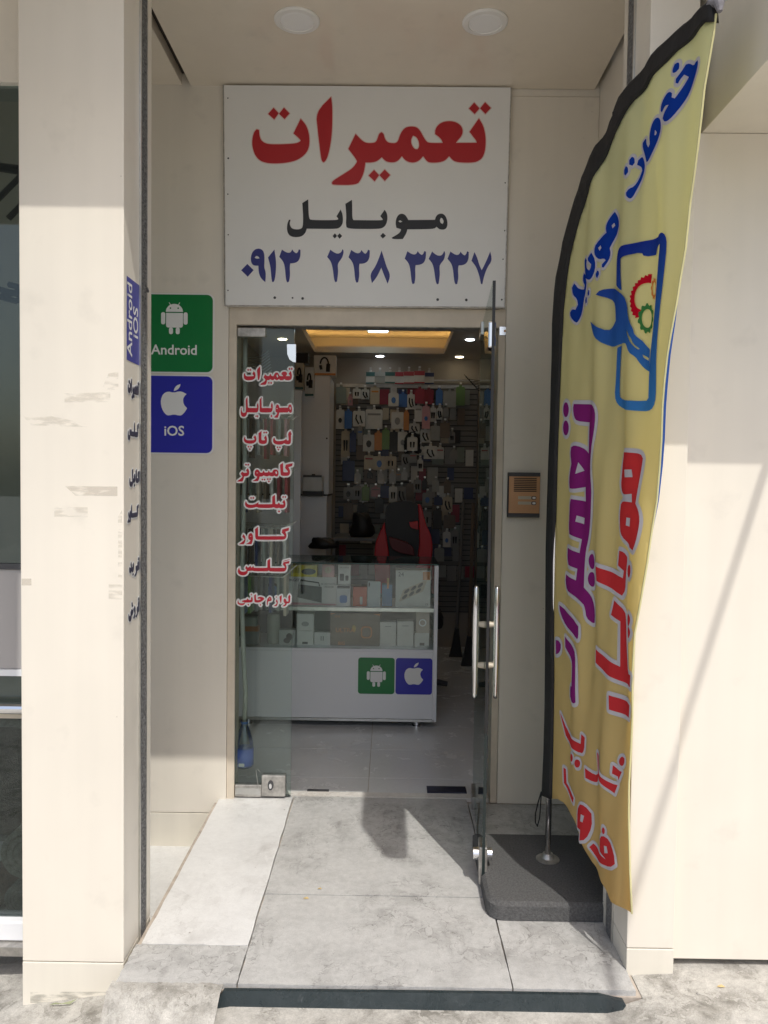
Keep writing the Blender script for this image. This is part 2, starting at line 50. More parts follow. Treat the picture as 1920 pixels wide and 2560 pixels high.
FLAG={'services':[[[(701,2490),(688,2491),(680,2481),(682,2472),(694,2467),(706,2471),(707,2483)]],[[(797,2445),(800,2435),(792,2421),(775,2407),(752,2391),(722,2374),(691,2357),(672,2354),(655,2360),(645,2373),(651,2383),(673,2395),(657,2401),(640,2391),(632,2398),(633,2412),(645,2424),(662,2430),(675,2428),(685,2419),(684,2409),(696,2401),(720,2416),(744,2432),(725,2447),(711,2441),(705,2434),(696,2440),(696,2450),(712,2458),(730,2470),(745,2465),(770,2446),(785,2448)]],[[(617,2389),(631,2377),(636,2364),(636,2347),(623,2331),(599,2315),(565,2296),(551,2297),(538,2321),(521,2349),(521,2362),(539,2366),(547,2361),(547,2349),(563,2332),(573,2337),(570,2360),(582,2381),(599,2391)],[(603,2362),(600,2349),(608,2346),(613,2351)]],[[(517,2326),(500,2323),(495,2312),(516,2298),(521,2287),(503,2267),(484,2255),(464,2256),(452,2249),(453,2239),(470,2225),(481,2227),(496,2243),(522,2264),(537,2280),(539,2297),(527,2318)]],[[(475,2342),(464,2337),(464,2324),(477,2316),(486,2321),(485,2335)]],[[(448,2326),(438,2318),(439,2306),(448,2299),(460,2304),(459,2318)]]],'mobile':[[[(361,2226),(344,2221),(322,2208),(314,2194),(320,2176),(302,2173),(260,2160),(252,2143),(258,2122),(287,2104),(315,2100),(324,2092),(306,2084),(307,2075),(316,2072),(338,2088),(346,2106),(340,2124),(357,2140),(382,2156),(397,2172),(393,2193)],[(359,2194),(346,2190),(351,2180),(365,2184)],[(289,2147),(275,2143),(285,2131),(296,2137)]],[[(279,2072),(270,2064),(275,2052),(285,2048),(294,2058),(290,2068)]],[[(237,2139),(214,2128),(214,2121),(239,2102),(235,2090),(226,2086),(205,2098),(200,2112),(204,2124),(188,2137),(173,2132),(174,2115),(181,2091),(187,2072),(227,2055),(247,2059),(265,2078),(263,2108)]],[[(165,2095),(155,2084),(156,2068),(178,2052),(168,2041),(142,2047),(120,2057),(109,2069),(98,2077),(82,2066),(89,2042),(117,2022),(123,2002),(108,1988),(86,1995),(70,1986),(73,1972),(110,1944),(126,1946),(156,1969),(170,2006),(194,2031),(203,2055),(186,2081)]],[[(219,2027),(210,2018),(213,2009),(225,2011),(227,2023)]],[[(195,2011),(185,2002),(191,1989),(203,1992),(203,2006)]]],'phone_icon':[[[(395,2000),(387,2075),(396,2096),(423,2104),(460,2100),(622,2071),(636,2076),(658,2074),(674,2061),(680,2037),(669,1955),(654,1866),(641,1766),(641,1664),(634,1629),(614,1612),(570,1612),(443,1631),(409,1646),(392,1672),(401,1724),(417,1812),(446,1813),(436,1771),(422,1693),(423,1667),(442,1657),(580,1639),(594,1647),(594,1718),(598,1781),(615,1874),(630,1987),(644,2048),(620,2046),(607,2030),(548,2041),(536,2057),(453,2070),(431,2067),(433,2030),(444,1972)]]],'wrench_icon':[[[(283,1997),(310,2006),(365,1998),(417,1979),(460,1953),(481,1921),(487,1896),(504,1870),(524,1847),(529,1830),(560,1806),(572,1793),(595,1778),(599,1718),(583,1723),(564,1734),(548,1751),(536,1768),(508,1784),(487,1811),(467,1818),(434,1818),(383,1819),(328,1837),(281,1867),(250,1898),(234,1924),(288,1899),(344,1874),(379,1882),(406,1893),(403,1917),(393,1942),(357,1968)],[(490,1851),(504,1833),(518,1821),(526,1806),(550,1787),(543,1786),(515,1810),(504,1823),(488,1842)],[(560,1770),(589,1756),(589,1749),(564,1760)]]],'red_gear':[[[(582,1985),(566,1989),(565,1984),(555,1989),(550,1983),(540,1987),(538,1980),(527,1981),(527,1974),(514,1976),(516,1968),(504,1968),(508,1958),(496,1958),(501,1947),(490,1946),(499,1936),(493,1930),(503,1922),(497,1915),(508,1908),(505,1900),(516,1895),(515,1887),(528,1883),(528,1876),(543,1876),(543,1887),(547,1895),(530,1905),(518,1926),(518,1947),(528,1960),(545,1967),(565,1966),(579,1961),(581,1974)]]],'orange_gear':[[[(623,1936),(623,1931),(620,1929),(619,1925),(620,1919),(618,1916),(614,1917),(611,1916),(610,1910),(606,1910),(603,1915),(600,1916),(596,1913),(593,1916),(592,1922),(589,1925),(585,1927),(583,1932),(584,1937),(583,1941),(580,1946),(580,1951),(583,1953),(584,1957),(583,1963),(585,1966),(589,1965),(592,1966),(593,1972),(597,1972),(600,1967),(603,1966),(607,1968),(610,1966),(611,1960),(614,1956),(618,1955),(620,1950),(619,1945),(620,1941)],[(614,1938),(614,1931),(611,1926),(607,1923),(602,1923),(597,1925),(593,1930),(590,1937),(588,1944),(589,1951),(592,1956),(596,1959),(601,1959),(606,1957),(610,1952),(613,1945)]]],'green_gear':[[[(606,1860),(606,1854),(600,1851),(599,1847),(602,1839),(599,1834),(593,1836),(589,1833),(588,1826),(584,1824),(578,1830),(574,1830),(569,1826),(564,1828),(561,1836),(558,1839),(551,1839),(547,1844),(548,1852),(546,1857),(539,1861),(538,1868),(542,1873),(542,1878),(538,1886),(540,1891),(546,1892),(548,1895),(548,1904),(552,1906),(558,1903),(562,1904),(565,1910),(570,1909),(574,1902),(579,1900),(584,1902),(589,1898),(590,1890),(593,1886),(599,1884),(602,1878),(599,1871),(600,1866)],[(593,1863),(592,1853),(588,1845),(581,1841),(573,1841),(565,1844),(558,1851),(553,1861),(551,1871),(552,1881),(556,1889),(563,1893),(571,1893),(579,1889),(586,1882),(591,1873)]]],'repair':[[[(113,1676),(108,1661),(120,1632),(143,1617),(220,1607),(218,1554),(221,1508),(179,1530),(136,1538),(110,1532),(103,1510),(118,1477),(103,1450),(96,1422),(106,1395),(144,1393),(186,1398),(211,1400),(217,1354),(124,1360),(114,1344),(111,1307),(102,1265),(109,1242),(152,1236),(195,1230),(182,1184),(89,1194),(88,1161),(103,1137),(169,1131),(162,1092),(77,1102),(73,1075),(91,1050),(141,1043),(216,1025),(227,1009),(234,979),(259,967),(277,972),(282,1005),(265,1042),(244,1062),(218,1076),(220,1134),(227,1197),(245,1234),(267,1292),(274,1345),(276,1396),(261,1457),(269,1517),(286,1572),(292,1623),(282,1650),(252,1662)],[(166,1481),(152,1443),(198,1453)],[(163,1306),(157,1286),(206,1280),(209,1300)]],[[(81,1660),(78,1647),(69,1638),(55,1636),(41,1641),(31,1651),(26,1665),(29,1678),(39,1686),(52,1688),(66,1684),(76,1673)]],[[(85,1598),(82,1585),(72,1576),(58,1574),(44,1578),(33,1588),(28,1602),(32,1615),(42,1624),(56,1626),(70,1622),(81,1611)]],[[(289,1167),(287,1155),(279,1145),(268,1140),(257,1142),(248,1151),(244,1163),(246,1175),(254,1185),(265,1190),(277,1188),(285,1179)]],[[(288,1111),(285,1098),(277,1088),(265,1084),(253,1085),(243,1093),(239,1105),(242,1117),(250,1128),(263,1132),(275,1130),(284,1123)]],[[(28,989),(33,968),(63,940),(126,919),(197,904),(204,911),(200,946),(146,964),(78,980)]],[[(86,890),(91,855),(153,827),(165,798),(168,739),(152,740),(139,727),(138,698),(160,691),(198,691),(208,699),(203,744),(197,805),(189,854),(161,870)]],[[(5,862),(29,865),(47,856),(48,837),(31,820),(10,813)]]],'mobile_red':[[[(458,1504),(442,1479),(435,1447),(431,1406),(447,1388),(484,1381),(526,1384),(528,1360),(469,1362),(442,1352),(439,1317),(453,1278),(474,1259),(520,1241),(524,1232),(555,1226),(569,1251),(577,1286),(579,1316),(569,1339),(549,1357),(555,1388),(563,1426),(571,1461),(575,1483),(562,1496),(514,1501)],[(479,1453),(484,1431),(528,1431),(523,1453)],[(500,1316),(497,1293),(519,1291),(521,1315)]],[[(550,1167),(548,1158),(542,1150),(532,1146),(523,1148),(516,1154),(513,1163),(515,1173),(521,1180),(530,1184),(540,1182),(547,1176)]],[[(456,1217),(450,1173),(488,1161),(481,1139),(336,1158),(340,1114),(393,1104),(475,1087),(495,1106),(501,1146),(510,1187),(510,1203),(489,1215)]],[[(434,1067),(415,1021),(465,1010),(462,934),(461,875),(321,898),(319,856),(407,839),(476,832),(547,837),(556,874),(515,870),(502,879),(495,941),(497,1021),(490,1044)]],[[(562,1032),(559,1022),(551,1014),(538,1009),(525,1009),(515,1014),(511,1023),(514,1032),(523,1040),(536,1045),(549,1045),(559,1040)]],[[(562,997),(559,988),(551,980),(539,975),(527,975),(517,979),(514,987),(516,997),(525,1005),(537,1009),(549,1009),(558,1004)]],[[(423,781),(428,739),(464,739),(529,744),(537,782)]]],'buy':[[[(57,619),(89,571),(102,547),(158,537),(242,539),(261,559),(261,599),(239,603),(235,570),(167,568),(111,573),(69,613)]],[[(187,508),(185,501),(178,493),(169,488),(159,486),(152,489),(149,495),(151,502),(158,510),(168,515),(177,517),(184,514)]],[[(235,506),(232,498),(226,491),(217,486),(208,484),(201,487),(198,493),(200,500),(206,508),(216,513),(225,514),(232,512)]],[[(340,579),(344,549),(351,516),(323,500),(269,504),(273,474),(315,475),(348,489),(365,515),(424,506),(468,501),(480,530),(454,524),(387,530),(370,549),(364,577)]],[[(453,580),(452,554),(478,554),(481,545),(496,575),(481,573)]],[[(508,611),(506,603),(501,596),(493,591),(484,590),(478,593),(475,599),(477,607),(483,614),(491,618),(499,619),(506,617)]],[[(87,439),(93,387),(134,370),(179,353),(184,371),(155,383),(110,393),(102,438)]]],'sell':[[[(241,376),(215,344),(218,289),(252,296),(250,260),(281,275),(305,328),(302,369),(275,384)],[(254,348),(249,323),(266,326),(273,350)]],[[(411,351),(382,322),(380,286),(415,285),(427,283),(353,273),(311,277),(295,258),(326,240),(380,248),(463,276),(490,300),(483,329),(453,354)],[(419,322),(420,299),(443,310),(436,327)]],[[(427,371),(426,365),(423,360),(419,357),(415,356),(412,359),(410,363),(411,369),(414,374),(418,378),(422,378),(426,376)]]]}
FOUT={'so':[(847,2556),(802,2561),(725,2570),(621,2568),(507,2557),(404,2541),(364,2512),(304,2481),(249,2466),(202,2438),(143,2408),(119,2377),(94,2353),(63,2313),(5,2239),(-15,2193),(-48,2135),(-62,2076),(-72,1977),(-69,1856),(-71,1783),(-72,1622),(-74,1594),(-80,1471),(-84,1323),(-86,1174),(-77,961),(-72,821),(-65,623),(-67,421),(-76,276)],'si':[(855,2504),(824,2520),(781,2521),(690,2521),(582,2512),(479,2498),(400,2472),(324,2435),(262,2398),(206,2364),(163,2329),(129,2292),(79,2217),(54,2174),(25,2098),(6,2009),(0,1916),(-7,1822),(-12,1704),(-13,1618),(-16,1590),(-19,1470),(-20,1325),(-24,1131),(-22,970),(-6,688),(-2,493),(-3,293)],'re':[(857,2522),(851,2478),(826,2365),(816,2299),(804,2241),(787,2179),(766,2112),(759,2072),(750,2007),(735,1939),(725,1875),(715,1825),(707,1791),(696,1747),(683,1678),(670,1618),(669,1615),(656,1532),(642,1460),(629,1367),(616,1281),(609,1197),(594,1070),(579,997),(562,870),(553,757),(542,655),(535,553),(538,464),(545,305),(559,188)],'bot':[(-6,289),(50,314),(90,317),(174,301),(247,266),(304,214),(383,189),(468,176),(559,188)]}
PK=[(-205,-134,2230,2323,'teal','0'),(-130,-51,2231,2316,'clear','0'),(-45,32,2229,2317,'teal','0'),(35,107,2230,2326,'red','0'),(110,190,2231,2327,'red','0'),(196,277,2232,2328,'red','0'),(282,357,2233,2324,'navy','0'),(-454,-377,2068,2197,'greygreen','1'),(-355,-318,2047,2116,'pink','1'),(-312,-250,2102,2177,'white','1'),(-244,-182,2103,2178,'white','1'),(-166,-96,2064,2193,'cream','1'),(-14,64,2044,2144,'white','1'),(69,139,2045,2145,'blue','1'),(142,202,2024,2139,'white','1'),(205,277,2068,2183,'darkred','1'),(282,357,2069,2184,'darkred','1'),(380,431,2063,2178,'blue','1'),(443,539,2043,2165,'clear','1'),(551,619,2066,2209,'green','1'),(-453,-389,1857,2006,'white','2'),(-380,-323,1858,1995,'blue','2'),(-307,-214,1874,1993,'white','2'),(-201,-71,1861,2012,'white','2'),(13,108,1863,1990,'white','2'),(112,154,1849,1987,'orange','2'),(163,244,1822,1900,'white','2'),(205,262,1923,2046,'white','2'),(267,327,1866,2039,'pink','2'),(331,384,1925,2033,'white','2'),(390,433,1940,2029,'white','2'),(440,482,1962,2027,'grey','2'),(-406,-341,1625,1828,'cream','3'),(-336,-287,1662,1814,'navy','3'),(-269,-231,1721,1854,'grey','3'),(-223,-133,1671,1801,'white','3'),(-128,-69,1680,1817,'orange','3'),(-64,-8,1688,1839,'green','3'),(0,65,1659,1826,'black','3'),(69,142,1675,1827,'white','3'),(147,225,1676,1781,'white','3'),(258,336,1750,1851,'white','3'),(341,413,1766,1881,'clear','3'),(419,492,1789,1904,'brown','3'),(496,544,1746,1832,'grey','3'),(-393,-299,1422,1581,'navy','4'),(-211,-137,1518,1627,'cream','4'),(-132,-42,1512,1620,'cream','4'),(-37,52,1521,1622,'cream','4'),(101,161,1552,1641,'grey','4'),(165,222,1574,1646,'grey','4'),(226,283,1640,1710,'white','4'),(233,278,1506,1596,'white','4'),(288,389,1610,1710,'white','4'),(393,452,1611,1703,'white','4'),(507,564,1608,1680,'grey','4'),(-294,-245,1393,1473,'silver','5'),(-186,-143,1438,1481,'black','5'),(-95,-51,1396,1475,'silver','5'),(1,51,1397,1477,'silver','5'),(54,97,1419,1485,'grey','5'),(100,148,1427,1492,'silver','5'),(206,266,1327,1428,'grey','5'),(275,317,1349,1422,'black','5'),(360,412,1336,1423,'clear','5'),(462,515,1323,1417,'brown','5'),(-383,-306,1261,1355,'grey','6'),(-302,-236,1262,1370,'grey','6'),(-227,-170,1255,1364,'green','6'),(-149,-80,1286,1358,'pink','6'),(-72,-2,1279,1373,'navy','6'),(0,63,1244,1367,'white','6'),(67,141,1237,1368,'grey','6'),(143,201,1289,1391,'brown','6'),(281,356,1218,1320,'grey','6'),(381,443,1220,1285,'navy','6'),(455,527,1170,1286,'cream','6'),(-119,-49,1154,1263,'black','7'),(-382,-307,1092,1223,'brown','7'),(-265,-175,1080,1210,'black','7'),(100,175,1070,1200,'greygreen','7'),(262,351,1043,1159,'grey','7'),(371,439,1029,1175,'black','7'),(467,556,1031,1132,'brown','7'),(366,427,897,1014,'navy','8'),(457,515,876,993,'white','8'),(527,588,870,1001,'grey','8'),(391,465,751,853,'clear','8')]
IT=[(-850,-595,668,836,'watchbox','up'),(-591,-297,672,837,'speakerbox','up'),(-561,-411,841,908,'yellowbox','up2'),(-382,-311,846,916,'pinkwatch','up2'),(-296,-216,675,799,'bluecharm','up'),(-289,-216,804,918,'chargerbox','up2'),(-202,-122,680,790,'redbox','up'),(-117,-43,681,827,'silverphone','up'),(-35,26,685,822,'bluephone','up'),(44,245,680,892,'stripbox','up'),(-833,-742,422,497,'greybox','lo'),(-836,-747,500,529,'orangebox','lo2'),(-837,-757,533,586,'whitecard','lo2'),(-704,-627,424,598,'roundtub','lo'),(-626,-532,428,515,'earbudbox','lo'),(-525,-427,430,514,'lowbox','lo'),(-526,-426,517,616,'ringbox','lo2'),(-423,-331,429,505,'cablebox','lo'),(-330,-44,433,624,'ultrabox','lo'),(-43,50,435,577,'plainboxa','lo'),(56,151,436,583,'plainboxb','lo'),(157,241,438,519,'smallbox','lo'),(165,240,522,640,'beigebox','lo2')]
# ---------------------------------------------------------------- helpers
ORG = {}
def srgb(r, g, b):
    f = lambda c: (c/255/12.92 if c/255 <= 0.04045 else ((c/255+0.055)/1.055)**2.4)
    return (f(r), f(g), f(b), 1)
def link(o, parent, label, cat, group, kind):
    COL.objects.link(o)
    if parent is not None: o.parent = parent
    if label: o['label'] = label
    if cat: o['category'] = cat
    if group: o['group'] = group
    if kind: o['kind'] = kind
def empty(name, loc, label, cat, group=None):
    o = bpy.data.objects.new(name, None); o.empty_display_size = 0.1
    o.location = loc; ORG[o.name] = Vector(loc)
    link(o, None, label, cat, group, None)
    return o
def mesh_obj(name, v, f, mat, parent=None, label=None, cat=None, group=None, kind=None, smooth=False, mi=None):
    v = [Vector(p) for p in v]
    lo = Vector((min(p.x for p in v), min(p.y for p in v), min(p.z for p in v)))
    hi = Vector((max(p.x for p in v), max(p.y for p in v), max(p.z for p in v)))
    org = Vector(((lo.x+hi.x)/2, (lo.y+hi.y)/2, lo.z))
    me = bpy.data.meshes.new(name); me.from_pydata([p-org for p in v], [], f); me.update()
    mats = mat if isinstance(mat, (list, tuple)) else [mat]
    for mm in mats: me.materials.append(mm)
    if mi: me.polygons.foreach_set('material_index', mi)
    if smooth: me.polygons.foreach_set('use_smooth', [True]*len(me.polygons))
    o = bpy.data.objects.new(name, me)
    ORG[o.name] = org
    o.location = org - ORG[parent.name] if parent is not None else org
    link(o, parent, label, cat, group, kind)
    return o
class G:
    """collects pieces of one mesh in world coordinates"""
    def __init__(s): s.v = []; s.f = []; s.mi = []
    def add(s, v, f, k=0):
        n = len(s.v); s.v += [Vector(p) for p in v]; s.f += [tuple(i+n for i in q) for q in f]; s.mi += [k]*len(f); return s
    def box(s, x0, x1, y0, y1, z0, z1, k=0, bev=0):
        if bev:
            bm = bmesh.new(); bmesh.ops.create_cube(bm, size=1)
            for p in bm.verts: p.co = ((x0+x1)/2+p.co.x*(x1-x0), (y0+y1)/2+p.co.y*(y1-y0), (z0+z1)/2+p.co.z*(z1-z0))
            bmesh.ops.bevel(bm, geom=bm.edges[:], offset=bev, segments=2, affect='EDGES', profile=0.5)
            bm.verts.index_update()
            s.add([p.co.copy() for p in bm.verts], [tuple(p.index for p in f.verts) for f in bm.faces], k); bm.free(); return s
        return s.add([(x, y, z) for x in (x0, x1) for y in (y0, y1) for z in (z0, z1)],
                     [(0,1,3,2),(4,6,7,5),(0,4,5,1),(2,3,7,6),(0,2,6,4),(1,5,7,3)], k)
    def tube(s, pts, r, n=10, k=0, cap=True):
        pts = [Vector(p) for p in pts]; rs = r if isinstance(r, (list, tuple)) else [r]*len(pts)
        v = []; f = []; up = None
        for i, p in enumerate(pts):
            t = (pts[min(i+1, len(pts)-1)]-pts[max(i-1, 0)]).normalized()
            if up is None: up = t.orthogonal().normalized()
            up = (up - t*up.dot(t)).normalized(); b = t.cross(up)
            for j in range(n):
                a = 2*math.pi*j/n; v.append(p+(up*math.cos(a)+b*math.sin(a))*rs[i])
        for i in range(len(pts)-1):
            for j in range(n): f.append((i*n+j, i*n+(j+1) % n, (i+1)*n+(j+1) % n, (i+1)*n+j))
        if cap: f.append(tuple(range(n))[::-1]); f.append(tuple((len(pts)-1)*n+j for j in range(n)))
        return s.add(v, f, k)
    def lathe(s, c, prof, n=24, k=0):
        v = []; f = []
        for r, z in prof:
            for j in range(n):
                a = 2*math.pi*j/n; v.append((c[0]+r*math.cos(a), c[1]+r*math.sin(a), c[2]+z))
        for i in range(len(prof)-1):
            for j in range(n): f.append((i*n+j, i*n+(j+1) % n, (i+1)*n+(j+1) % n, (i+1)*n+j))
        f.append(tuple(range(n))[::-1]); f.append(tuple((len(prof)-1)*n+j for j in range(n)))
        return s.add(v, f, k)
    def prism(s, poly, to3, h0, h1, k=0):
        """polygon in 2D extruded between two offsets; to3(a,b,h) -> world"""
        n = len(poly)
        v = [to3(a, b, h0) for a, b in poly]+[to3(a, b, h1) for a, b in poly]
        tri = tessellate_polygon([[Vector((a, b, 0)) for a, b in poly]])
        f = [tuple(t) for t in tri]+[tuple(i+n for i in t)[::-1] for t in tri]
        f += [(i, (i+1) % n, n+(i+1) % n, n+i) for i in range(n)]
        return s.add(v, f, k)
    def build(s, name, mat, parent=None, fix=True, **kw):
        o = mesh_obj(name, s.v, s.f, mat, parent, mi=s.mi, **kw)
        if fix:
            bm = bmesh.new(); bm.from_mesh(o.data); bmesh.ops.recalc_face_normals(bm, faces=bm.faces); bm.to_mesh(o.data); bm.free()
        return o
def bx(name, d, mat, parent=None, bev=0, **kw):
    return G().box(*d, bev=bev).build(name, mat, parent, fix=bool(bev), **kw)
def chaikin(ring, n=2, ang=52):
    for _ in range(n):
        out = []; L = len(ring)
        for i in range(L):
            a, b, c = Vector(ring[i-1]), Vector(ring[i]), Vector(ring[(i+1) % L])
            u, w = b-a, c-b
            if u.length < 1e-9 or w.length < 1e-9: continue
            if u.angle(w) < R(ang): out += [tuple(b+(a-b)*0.25), tuple(b+(c-b)*0.25)]
            else: out.append(tuple(b))
        ring = out
    return ring
def dense(ring, mx):
    out = []
    for i in range(len(ring)):
        a, b = Vector(ring[i]), Vector(ring[(i+1) % len(ring)]); k = max(1, math.ceil((b-a).length/mx))
        out += [tuple(a.lerp(b, j/k)) for j in range(k)]
    return out
def letters(name, wd, to3, mat, parent, outline=None, ow=0, h=0.0006, cut=None, base=0.0, smooth=2, label=None):
    """flat lettering: filled glyph shapes (with their holes) and an optional printed border round them"""
    fill = G(); edge = G()
    for L in wd:
        rings = [chaikin(r, smooth) for r in L]
        if cut: rings = [dense(r, 0.010) for r in rings]
        flat = [p for r in rings for p in r]
        tris = tessellate_polygon([[Vector((a, b, 0)) for a, b in r] for r in rings])
        if cut:
            bm = bmesh.new(); vs = [bm.verts.new((a, b, 0)) for a, b in flat]
            for t in tris:
                try: bm.faces.new([vs[i] for i in t])
                except ValueError: pass
            for ax in (0, 1):
                q0 = min(p[ax] for p in flat); q1 = max(p[ax] for p in flat); q = math.ceil(q0/cut[ax])*cut[ax]
                while q < q1:
                    no = (1, 0, 0) if ax == 0 else (0, 1, 0); co = (q, 0, 0) if ax == 0 else (0, q, 0)
                    bmesh.ops.bisect_plane(bm, geom=bm.verts[:]+bm.edges[:]+bm.faces[:], plane_co=co, plane_no=no); q += cut[ax]
            bm.verts.index_update()
            fill.add([to3(p.co.x, p.co.y, base+h) for p in bm.verts], [tuple(p.index for p in f.verts) for f in bm.faces]); bm.free()
        else:
            fill.add([to3(a, b, base+h) for a, b in flat], [tuple(t) for t in tris])
        if outline:
            for r in rings:
                n = len(r)
                for i in range(n):
                    a, b = Vector(r[i]), Vector(r[(i+1) % n]); d = (b-a)
                    if d.length < 1e-7: continue
                    s = Vector((-d.y, d.x)).normalized()*ow; t = base+h*0.8
                    edge.add([to3(*(a+s), base), to3(*a, t), to3(*(a-s), base), to3(*(b+s), base), to3(*b, t), to3(*(b-s), base)], [(0,1,4,3),(1,2,5,4)])
                    vv = [to3(*b, t)]+[to3(b.x+ow*math.cos(q*math.pi/4), b.y+ow*math.sin(q*math.pi/4), base) for q in range(8)]
                    edge.add(vv, [(0, q+1, (q+1) % 8+1) for q in range(8)])
    o = fill.build(name, mat, parent, fix=False, label=label)
    if outline: edge.build(name+'_border', outline, parent, fix=False)
    return o
def latin(name, s, size, to3, mat, parent, h=0.0006, bold=0, align='CENTER'):
    cu = bpy.data.curves.new('tmp', 'FONT'); cu.body = s; cu.size = size; cu.align_x = align; cu.offset = bold; cu.resolution_u = 3
    o = bpy.data.objects.new('tmp', cu); COL.objects.link(o)
    me = bpy.data.meshes.new_from_object(o.evaluated_get(bpy.context.evaluated_depsgraph_get()))
    v = [to3(p.co.x, p.co.y, h) for p in me.vertices]; f = [tuple(p.vertices) for p in me.polygons]
    bpy.data.objects.remove(o); bpy.data.curves.remove(cu); bpy.data.meshes.remove(me)
    return mesh_obj(name, v, f, mat, parent)
# ---------------------------------------------------------------- materials
def mat(name, col, rough=0.5, metal=0.0, var=0.0, vs=6.0, bump=0.0, bs=60.0, spec=0.5, emit=None, es=0, trans=0, stretch=None):
    m = bpy.data.materials.new(name); m.use_nodes = True; n = m.node_tree; b = n.nodes['Principled BSDF']
    c = col if len(col) == 4 else (*col, 1)
    b.inputs['Base Color'].default_value = c; b.inputs['Roughness'].default_value = rough; b.inputs['Metallic'].default_value = metal
    b.inputs['Specular IOR Level'].default_value = spec
    if emit: b.inputs['Emission Color'].default_value = (*emit, 1); b.inputs['Emission Strength'].default_value = es
    if var or bump:
        tc = n.nodes.new('ShaderNodeTexCoord'); src = tc.outputs['Object']
        if stretch:
            mp = n.nodes.new('ShaderNodeMapping'); mp.inputs['Scale'].default_value = stretch; n.links.new(src, mp.inputs[0]); src = mp.outputs[0]
    if var:
        t = n.nodes.new('ShaderNodeTexNoise'); t.inputs['Scale'].default_value = vs; t.inputs['Detail'].default_value = 6; t.inputs['Roughness'].default_value = 0.62
        n.links.new(src, t.inputs['Vector'])
        r = n.nodes.new('ShaderNodeMapRange'); r.inputs[1].default_value = 0.3; r.inputs[2].default_value = 0.7; r.inputs[3].default_value = 1-var; r.inputs[4].default_value = 1+var*0.4
        n.links.new(t.outputs[0], r.inputs[0])
        x = n.nodes.new('ShaderNodeVectorMath'); x.operation = 'SCALE'; x.inputs[0].default_value = c[:3]; n.links.new(r.outputs[0], x.inputs['Scale'])
        n.links.new(x.outputs[0], b.inputs['Base Color'])
    if bump:
        t2 = n.nodes.new('ShaderNodeTexNoise'); t2.inputs['Scale'].default_value = bs; t2.inputs['Detail'].default_value = 4; n.links.new(src, t2.inputs['Vector'])
        bp = n.nodes.new('ShaderNodeBump'); bp.inputs['Strength'].default_value = bump; bp.inputs['Distance'].default_value = 0.004
        n.links.new(t2.outputs[0], bp.inputs['Height']); n.links.new(bp.outputs[0], b.inputs['Normal'])
    return m
def glass(name, tint, refl=0.06, rough=0.0):
    m = bpy.data.materials.new(name); m.use_nodes = True; n = m.node_tree; n.nodes.clear()
    out = n.nodes.new('ShaderNodeOutputMaterial'); mx = n.nodes.new('ShaderNodeMixShader'); t = n.nodes.new('ShaderNodeBsdfTransparent'); g = n.nodes.new('ShaderNodeBsdfGlossy')
    t.inputs[0].default_value = (*tint, 1); g.inputs['Roughness'].default_value = rough; g.inputs['Color'].default_value = (0.95, 1, 0.98, 1)
    lw = n.nodes.new('ShaderNodeFresnel'); lw.inputs[0].default_value = 1.5
    mr = n.nodes.new('ShaderNodeMath'); mr.operation = 'MULTIPLY_ADD'; mr.inputs[1].default_value = 0.9; mr.inputs[2].default_value = refl-0.04; mr.use_clamp = True
    n.links.new(lw.outputs[0], mr.inputs[0]); n.links.new(mr.outputs[0], mx.inputs[0]); n.links.new(t.outputs[0], mx.inputs[1]); n.links.new(g.outputs[0], mx.inputs[2]); n.links.new(mx.outputs[0], out.inputs[0])
    return m
def cloth(name, col, tr=0.45, var=0.0):
    m = bpy.data.materials.new(name); m.use_nodes = True; n = m.node_tree; n.nodes.clear()
    out = n.nodes.new('ShaderNodeOutputMaterial'); mx = n.nodes.new('ShaderNodeMixShader'); d = n.nodes.new('ShaderNodeBsdfDiffuse'); t = n.nodes.new('ShaderNodeBsdfTranslucent')
    mx.inputs[0].default_value = tr
    for q in (d, t): q.inputs[0].default_value = col
    n.links.new(d.outputs[0], mx.inputs[1]); n.links.new(t.outputs[0], mx.inputs[2]); n.links.new(mx.outputs[0], out.inputs[0])
    return m
